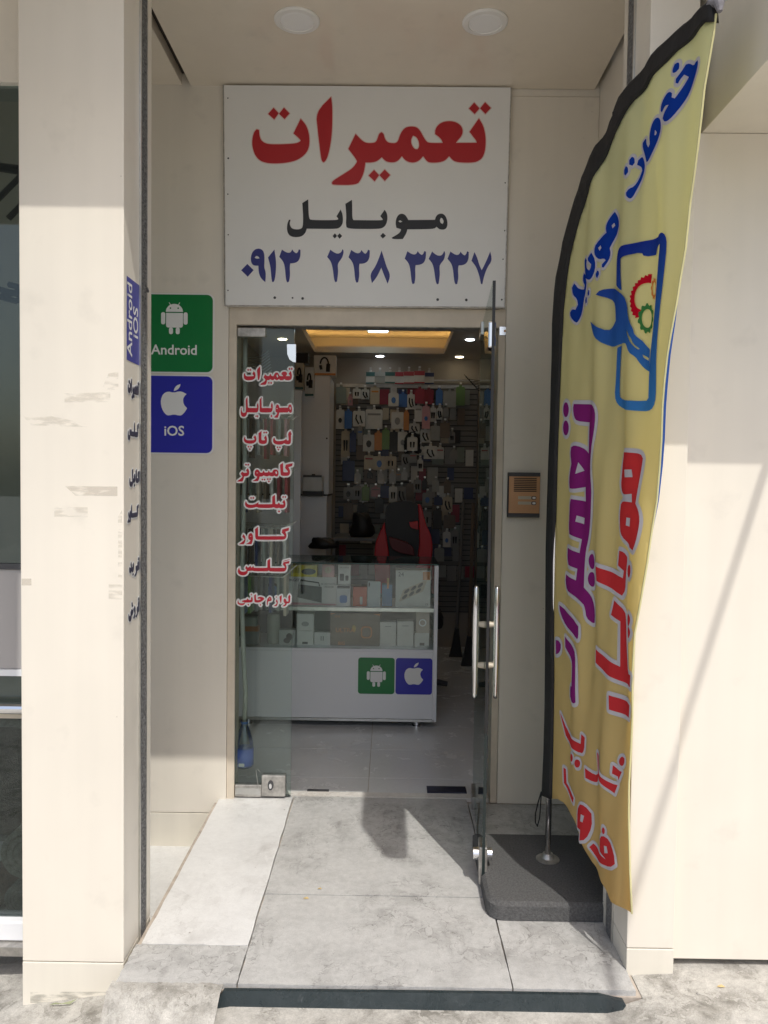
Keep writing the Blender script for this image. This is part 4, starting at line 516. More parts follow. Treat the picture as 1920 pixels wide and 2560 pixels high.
cyl(0.215, 0)
g.v = [Vector((p.x, p.y-0.0, p.z)) for p in g.v]
g.add([(-1.30+rr*math.cos(2*math.pi*i/40), yy_-0.02, 0.36+rr*math.sin(2*math.pi*i/40)) for rr, yy_ in ((0.215, -0.70), (0.215, -0.72), (0.19, -0.725), (0.0005, -0.722)) for i in range(40)], [(r_*40+i, r_*40+(i+1) % 40, (r_+1)*40+(i+1) % 40, (r_+1)*40+i) for r_ in range(3) for i in range(40)], 0)
g.mi = [1 if 40 < i <= 80 else 0 for i in range(len(g.f))]
g.build('round_rug', [mat('rug_brown', (0.10, 0.085, 0.07), 0.95, var=0.3, vs=40, bump=1, bs=200), mat('rug_edge', (0.42, 0.42, 0.40), 0.95, var=0.6, vs=60)], label='round brown rug with pale edge standing in the left window', cat='rug')
bx('display_step', (-2.4, -1.06, -0.955, -0.2, -0.08, -0.032), WLAM, N_)
# ---------------------------------------------------------------- big sign over the door
S = empty('shop_sign', (-0.11, -0.02, 2.15), 'large white sign over the door with red, black and blue Persian lettering', 'sign')
g = G()
c4 = ((-0.713, 2.151), (0.480, 2.157), (0.491, 3.076), (-0.725, 3.074))
g.add([(a, y, b) for y in (-0.024, -0.001) for a, b in c4], [(0, 1, 2, 3), (7, 6, 5, 4), (0, 4, 5, 1), (1, 5, 6, 2), (2, 6, 7, 3), (3, 7, 4, 0)])
g.build('sign_board', SIGNW, S)
tr = G().tube([(-0.7125, -0.023, 2.151), (-0.7245, -0.023, 3.074)], 0.003, 6).tube([(0.4795, -0.023, 2.157), (0.4905, -0.023, 3.076)], 0.003, 6).tube([(-0.713, -0.023, 2.1515), (0.480, -0.023, 2.1575)], 0.003, 6)
tr.build('edge_trim', ALUW, S)
front = lambda Y: (lambda a, b, h: (a, Y-h, b))
letters('lettering', mm(SIGN['tamirat']), front(-0.0245), RED, S, BORD, 0.0035)
letters('lettering', mm(SIGN['mobile']), front(-0.0245), BLK, S)
letters('lettering', mm(SIGN['phone']), front(-0.0245), NAVY, S)
for (a, b, r) in ((-0.705, 3.02, .003), (-0.702, 2.77, .004), (-0.703, 2.62, .003), (-0.70, 2.45, .003), (-0.70, 2.215, .003), (0.473, 2.68, .003), (0.475, 2.48, .003), (0.47, 2.36, .003), (0.468, 2.19, .004), (-0.50, 2.187, .006), (-0.424, 2.187, .004), (-0.381, 2.185, .006), (0.195, 2.187, .006), (0.317, 2.187, .006)):
    G().add([(a+r*math.cos(i*math.pi/4), -0.0247, b+r*math.sin(i*math.pi/4)) for i in range(8)]+[(a, -0.0262, b)], [(i, (i+1) % 8, 8) for i in range(8)]).build('screw', DGREY, S, fix=False)
# ---------------------------------------------------------------- badges
APPLE = [[[((x-1295)/277, (1116-y)/277) for x, y in r]] for r in ([(1290,960),(1250,950),(1215,968),(1198,1010),(1200,1055),(1215,1095),(1240,1122),(1260,1124),(1295,1116),(1330,1124),(1350,1122),(1375,1095),(1389,1070),(1365,1045),(1358,1010),(1368,985),(1385,968),(1350,950),(1325,950)], [(1340,896),(1310,908),(1293,935),(1293,948),(1320,938),(1338,915)])]
def rr(x0, x1, y0, y1, r, n=5):
    o = []
    for cx, cy, a0 in ((x1-r, y1-r, 0), (x0+r, y1-r, 90), (x0+r, y0+r, 180), (x1-r, y0+r, 270)):
        for i in range(n+1):
            a = R(a0+90*i/n); o.append((cx+r*math.cos(a), cy+r*math.sin(a)))
    return o
def robot():
    q = lambda ring: [((x-1295)/277, (515-y)/277) for x, y in ring]
    ci = lambda cx, cy, r: [(cx+r*math.cos(2*math.pi*i/10), cy+r*math.sin(2*math.pi*i/10)) for i in range(10)]
    head = [(1295-62*math.cos(math.pi*i/14), 362-57*math.sin(math.pi*i/14)) for i in range(15)]
    body = [(1235, 370), (1357, 370)]+[(1357-16+16*math.cos(R(a)), 459+16*math.sin(R(a))) for a in (0, 30, 60, 90)]+[(1251-16*math.sin(R(a)), 459+16*math.cos(R(a))) for a in (0, 30, 60, 90)]
    L = [[q(head), q(ci(1266, 336, 6)), q(ci(1322, 336, 6))], [q(body)], [q(rr(1199, 1229, 365, 453, 14))], [q(rr(1361, 1391, 365, 453, 14))], [q(rr(1256, 1285, 474, 522, 13))], [q(rr(1305, 1334, 474, 522, 13))],
         [q([(1254, 296), (1258, 294), (1271, 314), (1266, 317)])], [q([(1336, 296), (1332, 294), (1319, 314), (1324, 317)])]]
    return L
def badge(name, cx, cz, Y, half, kind, text, label, scale=1.0, dz=0.0, border=True, group=None):
    t = empty(name, (cx, Y, cz-half), label, 'badge', group)
    f3 = front(Y)
    if border: G().prism([(cx+a*half*1.04, cz+b*half*1.035) for a, b in rr(-1, 1, -1, 1, 0.17)], f3, 0, 0.002).build('badge_border', WHITE, t)
    k = 0.0022 if border else 0
    G().prism([(cx+a*half, cz+b*half) for a, b in rr(-1, 1, -1, 1, 0.15)], f3, k, k+0.002).build('badge_plate', BADGEG if kind == 'robot' else BADGEB, t)
    wd = robot() if kind == 'robot' else APPLE
    oz = -0.0 if kind == 'robot' else 0.0
    wd = [[[(cx+x*half*scale, cz+(z+dz)*half*scale) for x, z in r] for r in L] for L in wd]
    letters('logo', wd, f3, WHITE, t, base=k+0.002, smooth=1 if kind == 'apple' else 0)
    if text: latin('lettering', text, half*0.36, lambda a, b, h: (cx+a, Y-k-0.0028, cz+b-half*0.55), WHITE, t, bold=0.001)
    return t
badge('phone_badge', -0.934, 2.035, -0.001, 0.165, 'robot', 'Android', 'green badge with white robot and the word Android on the left wall')
badge('phone_badge', -0.934, 1.687, -0.001, 0.165, 'apple', 'iOS', 'blue badge with white bitten fruit logo and the word iOS on the left wall', dz=0.0)
# ---------------------------------------------------------------- intercom
I = empty('intercom', (0.58, 0, 1.262), 'copper-faced intercom with two call buttons on the wall right of the door', 'intercom')
WOOD = mat('copper_face', (0.60, 0.33, 0.17), 0.4, 0.2, var=0.15, vs=8)
bx('backplate', (0.510, 0.649, -0.018, -0.0005, 1.262, 1.456), BLACKP, I, bev=0.002)
bx('faceplate', (0.515, 0.647, -0.024, -0.0185, 1.281, 1.439), WOOD, I)
bx('end_cap', (0.512, 0.648, -0.026, -0.0185, 1.440, 1.455), DGREY, I, bev=0.002)
bx('end_cap', (0.512, 0.648, -0.026, -0.0185, 1.263, 1.280), DGREY, I, bev=0.002)
for i in range(8): bx('speaker_slot', (0.535, 0.632, -0.0265, -0.0242, 1.374+i*0.0078, 1.3775+i*0.0078), BLACKP, I)
for z in (1.318, 1.341):
    p = bx('name_plate', (0.554, 0.610, -0.0262, -0.0242, z, z+0.013), PM['cream'], I)
    q = G().prism(rr(0.611, 0.632, z-0.001, z+0.014, 0.006), front(-0.0242), 0, 0.003).build('call_button', DGREY, I)
    G().prism(rr(0.615, 0.629, z+0.002, z+0.011, 0.004), front(-0.0275), 0, 0.001).build('button_cap', WHITE, q)
# ---------------------------------------------------------------- downlights in the soffit (off)
for cx, lab in ((-0.359, 'round white recessed downlight over the doorway, the left one'), (0.325, 'round white recessed downlight over the doorway, the right one')):
    d = empty('downlight', (cx, -0.483, 3.06), lab, 'ceiling light', 'downlights in the soffit')
    G().lathe((cx, -0.483, 3.0825), [(0.083, 0), (0.083, -0.004), (0.077, -0.008), (0.062, -0.009), (0.060, -0.006)], 40).build('trim_ring', LAMPRIM, d, smooth=False)
    G().lathe((cx, -0.483, 3.0825), [(0.0595, -0.002), (0.0595, -0.0065), (0.05, -0.0078), (0.0, -0.008)], 36).build('diffuser', LAMPOFF, d)
d = empty('downlight', (-1.35, -1.35, 3.06), 'round recessed downlight over the carpet shop window at the far left', 'ceiling light', 'downlights in the soffit')
G().lathe((-1.13, -1.35, 3.0855), [(0.09, 0), (0.09, -0.006), (0.07, -0.009), (0.0, -0.008)], 36).build('diffuser', LAMPOFF, d)
# ---------------------------------------------------------------- fixed glass panel with lettering
F = empty('fixed_glass_panel', (-0.54, 0.03, 0), 'fixed glass panel left of the doorway with red Persian lettering', 'glass panel')
def pane(name, d, gm, em, parent, edge_axis):
    g = G().box(*d); x0, x1, y0, y1, z0, z1 = d
    mi = []
    for q in g.f:
        n = (g.v[q[1]]-g.v[q[0]]).cross(g.v[q[2]]-g.v[q[0]]).normalized(); mi.append(0 if abs(n[edge_axis]) > 0.9 else 1)
    g.mi = mi
    return g.build(name, [gm, em], parent)
pane('glass_pane', (-0.668, -0.420, 0.026, 0.036, 0.010, 2.066), GLASSF, GEDGE, F, 1)
bx('patch_fitting', (-0.667, -0.545, 0.014, 0.048, 2.028, 2.067), ALUW, F, bev=0.003)
pfb = bx('patch_fitting', (-0.667, -0.548, 0.014, 0.048, 0.006, 0.060), ALUW, F, bev=0.004)
bx('cover_strip', (-0.664, -0.552, 0.011, 0.0138, 0.018, 0.046), ALU, pfb, bev=0.001)
lk = bx('lock_plate', (-0.548, -0.442, 0.012, 0.050, 0.010, 0.105), ALUW, F, bev=0.004)
G().prism([(-0.507+0.013*math.cos(2*math.pi*i/20), 0.062+0.022*math.sin(2*math.pi*i/20)) for i in range(20)], front(0.012), 0, 0.004).build('key_escutcheon', DGREY, lk)
G().prism([(-0.507+0.006*math.cos(2*math.pi*i/12), 0.060+0.012*math.sin(2*math.pi*i/12)) for i in range(12)], front(0.008), 0, 0.005).build('cylinder', CHROME, lk)
G().tube([(-0.553, 0.010, 0.12), (-0.566, 0.010, 0.135), (-0.572, 0.010, 0.125), (-0.560, 0.009, 0.05), (-0.55, 0.01, 0.03)], 0.0012, 6).build('wire_hook', ALU, F)
G().prism([(-0.413, 1.998), (-0.452, 1.998), (-0.450, 1.955), (-0.440, 1.932), (-0.425, 1.922), (-0.413, 1.920)], front(0.024), 0, 0.006).build('strike_plate', CHROME, F)
for k in ('laptop', 'computer', 'tablet', 'cover', 'glass', 'accessories'):
    letters('lettering', mm(DOORW[k]), front(0.0255), CRIM, F, WHITE, 0.0068, h=0.0009, smooth=1)
def refit(wd, x0, x1, z0, z1):
    xs = [p[0] for L in wd for r in L for p in r]; zs = [p[1] for L in wd for r in L for p in r]
    a0, a1, b0, b1 = min(xs), max(xs), min(zs), max(zs)
    return [[[(x0+(x-a0)/(a1-a0)*(x1-x0), z0+(z-b0)/(b1-b0)*(z1-z0)) for x, z in r] for r in L] for L in wd]
letters('lettering', refit(SIGN['tamirat'], -0.640, -0.406-0.020, 1.822, 1.902), front(0.0255), CRIM, F, WHITE, 0.0068, h=0.0009, smooth=1)
letters('lettering', refit(SIGN['mobile'], -0.652, -0.428, 1.680, 1.768), front(0.0255), CRIM, F, WHITE, 0.0068, h=0.0009, smooth=1)
# ---------------------------------------------------------------- open glass door
D = empty('glass_door', (0.393, 0.03, 0), 'clear frameless glass door standing open towards the street', 'door')
p0, p1 = Vector((0.3995, 0.088, 0)), Vector((0.343, -0.735, 0))
du = (p1-p0).normalized(); dn = Vector((-du.y, du.x, 0))      # dn points to +x side
if dn.x < 0: dn = -dn
LD = (p1-p0).length
dp = lambda s, h, z: p0+du*s+dn*h+Vector((0, 0, z))
def dbox(name, s0, s1, h0, h1, z0, z1, mt, parent, bev=0):
    o = G().box(s0, s1, h0, h1, z0, z1, bev=bev); o.v = [dp(q.x, q.y, q.z) for q in o.v]; return o.build(name, mt, parent)
g = G().box(0, LD, -0.005, 0.005, 0.010, 2.088)
g.mi = []
for q in g.f:
    n = (g.v[q[1]]-g.v[q[0]]).cross(g.v[q[2]]-g.v[q[0]]).normalized(); g.mi.append(0 if abs(n.y) > 0.9 else (2 if n.x < -0.5 or abs(n.z) > .5 else 1))
g.v = [dp(q.x, q.y, q.z) for q in g.v]
g.build('glass_pane', [GLASSD, GEDGED, GEDGE], D)
dbox('hinge_patch', 0.0, 0.15, -0.012, 0.012, 2.035, 2.090, ALU, D, 0.002)
dbox('hinge_patch', 0.0, 0.16, -0.014, 0.014, 0.004, 0.055, ALUW, D, 0.002)
dbox('edge_seal', LD, LD+0.004, -0.005, 0.005, 0.55, 2.088, BLACKP, D)
dbox('lock_case', LD-0.07, LD+0.002, -0.017, 0.010, 1.865, 1.955, CHROME, D, 0.006)
lb = dbox('lock_case', LD-0.095, LD-0.01, -0.014, 0.014, 0.012, 0.145, ALUW, D, 0.003)
G().tube([dp(LD-0.05, -0.034, 0.105), dp(LD-0.05, 0.032, 0.105)], 0.021, 18).build('lock_cylinder', CHROME, lb, smooth=False)
hs = LD-0.10
for sgn in (-1, 1):
    h = G().tube([dp(hs, sgn*0.036, z) for z in (0.645, 0.66, 0.80, 0.93, 1.035, 1.045)], [0.006, 0.0085, 0.0125, 0.0125, 0.0085, 0.006], 18).build('handle', CHROME, D, smooth=True)
    for z in (0.762, 0.908): G().tube([dp(hs, sgn*0.006, z), dp(hs, sgn*0.034, z)], [0.012, 0.008], 12).build('handle_post', PM['cream'], h)
# fittings on floor and jamb
bx('floor_spring', (0.19, 0.37, 0.10+0.004, 0.176, 0.0, 0.006), mat('spring_cover', (0.05, 0.055, 0.09), 0.35, 0.6, var=0.4, vs=20), label='dark floor spring cover plate under the door hinge', cat='door fitting', bev=0.001)
bx('floor_strike', (-0.355, -0.256, 0.103, 0.121, 0.0, 0.004), DGREY, label='small dark strike plate set in the floor of the doorway', cat='door fitting', bev=0.001)
tb = [(0.465, 2.045), (0.489, 2.045), (0.497, 2.051), (0.500, 2.063), (0.497, 2.075), (0.489, 2.081), (0.465, 2.081)]
g = G().prism(tb, front(0.006), 0, 0.004)
bt = g.build('lock_bracket', CHROME, label='rounded chrome padlock tab on the right door jamb', cat='door fitting')
G().prism([(0.488+0.0055*math.cos(i*math.pi/6), 2.063+0.0055*math.sin(i*math.pi/6)) for i in range(12)], front(0.0019), 0, 0.0006).build('hole', WOOD, bt)
# drain hose and bottle inside the fixed panel
hp = [(-0.652, 0.12, 2.06), (-0.650, 0.12, 1.6), (-0.656, 0.125, 1.2), (-0.660, 0.12, 1.0), (-0.658, 0.12, 0.8), (-0.650, 0.12, 0.6), (-0.640, 0.12, 0.45), (-0.644, 0.12, 0.31)]
G().tube(hp, 0.0105, 12).build('drain_hose', mat('hose', (0.52, 0.52, 0.48), 0.5), label='pale grey drain hose hanging down behind the fixed glass into a bottle', cat='hose', smooth=True)
bo = empty('water_bottle', (-0.644, 0.12, 0.10), 'clear plastic bottle with blue label hanging on the drain hose behind the glass', 'bottle')
BOT = glass('bottle_plastic', (0.90, 0.93, 0.95), 0.10, 0.1)
G().lathe((-0.644, 0.12, 0.10), [(0.028, 0), (0.038, 0.006), (0.041, 0.02), (0.041, 0.105), (0.036, 0.135), (0.022, 0.18), (0.0135, 0.20), (0.0135, 0.222)], 24).build('bottle_body', BOT, bo, smooth=True)
G().lathe((-0.644, 0.12, 0.10), [(0.042, 0.014), (0.042, 0.092)], 24).build('bottle_label', mat('label_blue', (0.14, 0.22, 0.70), 0.35), bo, smooth=True)
G().lathe((-0.644, 0.12, 0.10), [(0.0165, 0.203), (0.0165, 0.212)], 16).build('neck_ring', PM['blue'], bo)
G().prism(rr(-0.662, -0.636, 0.118, 0.132, 0.002), front(0.0776), 0, 0.001).build('label_print', WHITE, bo)
# ---------------------------------------------------------------- mat, feather flag
g = G()
poly = [(1.0, -0.42), (0.34, -0.42), (0.336, -0.85)]+[(0.336+0.05-0.05*math.cos(R(a)), -0.875-0.05*math.sin(R(a))) for a in (0, 18, 36, 54, 72, 90)]+[(1.0, -0.926)]
inset = [(a+(0.012 if a < 0.6 else 0), b+(0.012 if b < -0.7 else -0.012)) for a, b in poly]
n = len(poly)
v = [(a, b, 0.003) for a, b in poly]+[(a, b, 0.048) for a, b in poly]+[(a, b, 0.060) for a, b in inset]
f = [(i, (i+1) % n, n+(i+1) % n, n+i) for i in range(n)]+[(n+i, n+(i+1) % n, 2*n+(i+1) % n, 2*n+i) for i in range(n)]+[tuple(2*n+i for i in range(n))]
g.add(v, f).build('floor_mat', MATB, label='thick black carpeted mat block under the flag pole', cat='mat')
PH = R(11); PB = Vector((0.593, -0.66, 0)); FU = Vector((math.sin(PH), -math.cos(PH), 0)); FN = Vector((-math.cos(PH), -math.sin(PH), 0))
def fold(w, z):
    k = max(0, min(1, w/0.25))
    return k*(0.003+0.0085*math.sin(w*30+z*3.2)+0.004*math.sin(w*55-z*5+1)+0.004*math.sin((w*0.9+z)*9)+0.0022*math.sin(75*(w*0.55+z*0.35))*math.exp(-w/0.22))*(0.5+0.5*min(1, max(0, (2.6-z)/1.2)))
def fl3(w, z, h): return PB+FU*w+FN*(fold(w, z)+h)+Vector((0, 0, z))
FLG = empty('feather_flag', (0.593, -0.66, 0.06), 'tall yellow feather flag with blue, purple and red Persian lettering beside the doorway', 'flag')
def sheet(name, ring, mt_, h, cut, thick=None, bulge=0):
    bm = bmesh.new(); vs = [bm.verts.new((a, b, 0)) for a, b in ring]
    for t in tessellate_polygon([[Vector((a, b, 0)) for a, b in ring]]):
        try: bm.faces.new([vs[i] for i in t])
        except ValueError: pass
    for ax in (0, 1):
        q = min(p[ax] for p in ring); q1 = max(p[ax] for p in ring); q += cut[ax]
        while q < q1:
            bmesh.ops.bisect_plane(bm, geom=bm.verts[:]+bm.edges[:]+bm.faces[:], plane_co=(q, 0, 0) if ax == 0 else (0, q, 0), plane_no=(1, 0, 0) if ax == 0 else (0, 1, 0)); q += cut[ax]
    bmesh.ops.recalc_face_normals(bm, faces=bm.faces); bm.verts.index_update()
    o = mesh_obj(name, [fl3(p.co.x, p.co.y, h) for p in bm.verts], [tuple(p.index for p in f.verts) for f in bm.faces], mt_, FLG, smooth=True); bm.free()
    if thick: s = o.modifiers.new('thickness', 'SOLIDIFY'); s.thickness = thick; s.offset = 0
    return o
q = lambda L: [(a/1000, b/1000) for a, b in L]
SI, SO, RE, BOTM = q(FOUT['si']), q(FOUT['so']), q(FOUT['re']), q(FOUT['bot'])
def cloth_flag():
    m = bpy.data.materials.new('flag_cloth'); m.use_nodes = True; n = m.node_tree; n.nodes.clear()
    out = n.nodes.new('ShaderNodeOutputMaterial'); mx = n.nodes.new('ShaderNodeMixShader'); d = n.nodes.new('ShaderNodeBsdfDiffuse'); t = n.nodes.new('ShaderNodeBsdfTranslucent')
    mx.inputs[0].default_value = 0.5
    gg = n.nodes.new('ShaderNodeNewGeometry'); sx = n.nodes.new('ShaderNodeSeparateXYZ'); n.links.new(gg.outputs['Position'], sx.inputs[0])
    cr_ = n.nodes.new('ShaderNodeValToRGB'); e = cr_.color_ramp.elements   # colour ramp over the flag's height, top pale to bottom mustard
    e[0].position = 0.0; e[0].color = (0.74, 0.55, 0.24, 1); e[1].position = 1.0; e[1].color = (0.86, 0.86, 0.55, 1)
    k = e.new(0.45); k.color = (0.83, 0.72, 0.34, 1)
    k = e.new(0.72); k.color = (0.86, 0.81, 0.45, 1)
    mr = n.nodes.new('ShaderNodeMapRange'); mr.inputs[1].default_value = 0.2; mr.inputs[2].default_value = 2.5
    n.links.new(sx.outputs[2], mr.inputs[0]); n.links.new(mr.outputs[0], cr_.inputs[0])
    for b in (d, t): n.links.new(cr_.outputs[0], b.inputs[0])
    n.links.new(d.outputs[0], mx.inputs[1]); n.links.new(t.outputs[0], mx.inputs[2]); n.links.new(mx.outputs[0], out.inputs[0])
    return m
sheet('flag_cloth', SI+BOTM[1:-1]+RE[::-1], cloth_flag(), 0.0, (0.012, 0.04), 0.001)
SLEEVE = mat('black_sleeve', (0.016, 0.015, 0.015), 0.8, var=0.3, vs=12, bump=0.6, bs=30)
sheet('pole_sleeve', SO+SI[::-1], SLEEVE, 0.0, (0.025, 0.05), 0.022)
hem = [(a-0.012, b) for a, b in RE]
G().tube([fl3(a, b, 0.0) for a, b in RE], 0.0028, 6).build('hem', mat('hem_yellow', (0.62, 0.58, 0.30), 0.8), FLG)
back = [(a/1, b) for a, b in RE[10:21]]
bs_ = G()
for (a, b), (c, d_) in zip(back, back[1:]):
    fw = lambda q_: (0.004+0.013*abs(math.sin(q_*4.3+.6)))*math.sin(math.pi*min(1, max(0, (q_-back[-1][1])/(back[0][1]-back[-1][1]))))**0.6; u0 = fw(b); u1 = fw(d_)
    bs_.add([fl3(a, b, -0.003), fl3(a+u0*0.5, b, -0.003-u0*0.3), fl3(c+u1*0.5, d_, -0.003-u1*0.3), fl3(c, d_, -0.003)], [(0, 1, 2, 3)])
bs_.build('curled_edge', cloth('flag_back_blue', srgb(70, 110, 200), 0.4), FLG, fix=False)
cl = lambda n, c: cloth(n, c, 0.35)
FB, FP, FR, FW = cl('print_blue', srgb(30, 70, 175)), cl('print_purple', srgb(150, 48, 132)), cl('print_red', srgb(218, 66, 70)), cl('print_white', (0.68, 0.66, 0.70, 1))
FR2, FG_, FO = cl('print_crimson', srgb(205, 25, 50)), cl('print_green', srgb(70, 135, 80)), cl('print_orange', srgb(225, 145, 85))
def icon_blue():
    m = cloth('print_icon_blue', srgb(35, 75, 190), 0.35); n = m.node_tree
    gg = n.nodes.new('ShaderNodeNewGeometry'); sx = n.nodes.new('ShaderNodeSeparateXYZ'); n.links.new(gg.outputs['Position'], sx.inputs[0])
    cr_ = n.nodes.new('ShaderNodeValToRGB'); cr_.color_ramp.elements[0].color = srgb(70, 140, 215); cr_.color_ramp.elements[1].color = srgb(38, 58, 165)
    mr = n.nodes.new('ShaderNodeMapRange'); mr.inputs[1].default_value = 1.6; mr.inputs[2].default_value = 2.1
    n.links.new(sx.outputs[2], mr.inputs[0]); n.links.new(mr.outputs[0], cr_.inputs[0])
    for b in [x for x in n.nodes if x.type in ('BSDF_DIFFUSE', 'BSDF_TRANSLUCENT')]: n.links.new(cr_.outputs[0], b.inputs[0])
    return m
IB = icon_blue()
CUT = (0.012, 0.05)
for k, mt_, ow, bs0 in (('services', FB, 0.009, 0.0022), ('mobile', FB, 0.009, 0.0022), ('phone_icon', IB, 0, 0.0022), ('red_gear', FR2, 0, 0.0020), ('orange_gear', FO, 0, 0.0024), ('green_gear', FG_, 0, 0.0026), ('wrench_icon', IB, 0, 0.0034), ('repair', FP, 0.013, 0.0022), ('mobile_red', FR, 0.013, 0.0022), ('buy', FR, 0.010, 0.0022), ('sell', FR, 0.010, 0.0022)):
    letters('print', mm(FLAG[k]), fl3, mt_, FLG, FW if ow else None, ow, h=0.0012, cut=CUT, base=bs0, smooth=1)
G().tube([PB+FU*-0.032+Vector((0, 0, z)) for z in (0.068, 0.5, 1.2, 2.0)], 0.011, 14).build('pole', CHROME, FLG, smooth=True)
pc = PB+FU*-0.032
G().lathe((pc.x, pc.y, 0.0605), [(0.042, 0), (0.042, 0.003), (0.024, 0.008), (0.018, 0.022), (0.016, 0.024)], 24).build('pole_base', ALUW, FLG)
lp = [PB+FU*w+FN*0.012+Vector((0, 0, z)) for w, z in ((-0.075, 0.29), (-0.10, 0.245), (-0.125, 0.19), (-0.125, 0.155), (-0.105, 0.15), (-0.085, 0.19), (-0.078, 0.25), (-0.074, 0.29))]
G().tube(lp, 0.0025, 6).build('cord_loop', BLACKP, FLG)
tp = [PB+FU*w+Vector((0, 0, z)) for w, z in ((0.82, 2.545), (0.845, 2.557), (0.866, 2.545), (0.870, 2.52))]
G().tube(tp, [0.012, 0.017, 0.014, 0.006], 10).build('tip_pocket', mat('frayed_tip', (0.25, 0.24, 0.26), 0.9, var=0.5, vs=60), FLG)
# ---------------------------------------------------------------- shop interior shell
IR = empty('shop_interior', (-0.2, 1.7, 0), 'dim shop room seen through the doorway with a glowing tray ceiling', 'room')
bx('back_wall', (-1.2, 0.9, 3.28, 3.40, 0.0, 2.75), INWALL, IR)
bx('left_wall', (-1.2, -1.10, 0.121, 3.28, 0.0, 2.75), INWALL, IR)
bx('right_wall', (0.745, 0.85, 0.121, 3.28, 0.0, 2.75), INWALL, IR)
bx('front_wall', (-1.10, -0.7025, 0.1205, 0.15, 0.0, 2.75), INWALL, IR)
bx('front_wall', (0.4925, 0.745, 0.1205, 0.15, 0.0, 2.75), INWALL, IR)
bx('front_wall', (-0.7025, 0.4925, 0.1205, 0.15, 2.159, 2.75), INWALL, IR)
lc = G().box(-1.10, -0.62, 0.15, 3.28, 2.45, 2.50).box(0.43, 0.745, 0.15, 3.28, 2.45, 2.50).box(-0.62, 0.43, 3.0, 3.28, 2.45, 2.50).box(-0.62, 0.43, 0.15, 0.7, 2.45, 2.50)
lc.build('ceiling', INCEIL, IR, fix=False)
bx('tray_ceiling', (-1.10, 0.745, 0.15, 3.28, 2.62, 2.66), INCEIL, IR)
for d_ in ((-0.70, -0.68, 0.6, 3.1, 2.501, 2.507), (0.49, 0.51, 0.6, 3.1, 2.501, 2.507), (-0.68, 0.49, 3.07, 3.09, 2.501, 2.507)): bx('cove_light', d_, COVE, IR)
lp_ = empty('ceiling_lamp', (-0.105, 2.75, 2.58), 'lit square white lamp on the shop ceiling', 'ceiling light')
bx('lamp_body', (-0.185, -0.025, 2.67, 2.83, 2.578, 2.619), LED, lp_, bev=0.012)
for (x, y, mt_, lab) in ((-0.093, 3.13, SPOTC, 'cool white lit spotlight over the middle of the back wall'), (0.564, 3.12, SPOTW, 'warm lit spotlight in the far right corner of the shop'), (0.569, 2.33, SPOTC, 'cool lit spotlight at the right, nearer the door'), (-0.80, 2.4, SPOTW, 'warm lit spotlight above the headphone boxes')):
    s_ = empty('spotlight', (x, y, 2.44), lab, 'ceiling light', 'small spotlights in the shop ceiling')
    G().lathe((x, y, 2.449), [(0.045, 0), (0.045, -0.003), (0.036, -0.005)], 20).build('trim', WLAM, s_)
    G().lathe((x, y, 2.4435), [(0.034, 0), (0.030, -0.003), (0.0, -0.004)], 20).build('lens', mt_, s_)
# slat wall: every slat a piece
SW = empty('slat_wall', (0.12, 3.27, 0.3), 'grey slatted display board covering the back wall', 'display board')
bx('backing', (-0.46, 0.735, 3.262, 3.279, 0.3, 2.23), DGREY, SW)
z = 0.31
while z < 2.20: bx('slat', (-0.46, 0.735, 3.25, 3.2615, z, z+0.034), SLAT, SW); z += 0.044
bx('top_rail', (-0.02, 0.70, 3.235, 3.262, 2.262, 2.272), ALU, SW)
bx('rail_end', (-0.46, 0.735, 3.246, 3.262, 2.20, 2.229), ALU, SW)
ORD = ['leftmost', 'second', 'third', 'fourth', 'fifth', 'sixth', 'seventh', 'eighth', 'ninth', 'tenth', 'eleventh', 'twelfth', 'thirteenth', 'fourteenth', 'fifteenth']
ROWN = ['topmost', 'second', 'third', 'fourth', 'fifth', 'sixth', 'seventh', 'eighth', 'ninth']
CN = {'greygreen': 'grey-green', 'darkred': 'dark red', 'clear': 'clear plastic'}
rows = {}
for r_ in PK: rows.setdefault(int(r_[5]), []).append(r_)
CABLE = BLACKP
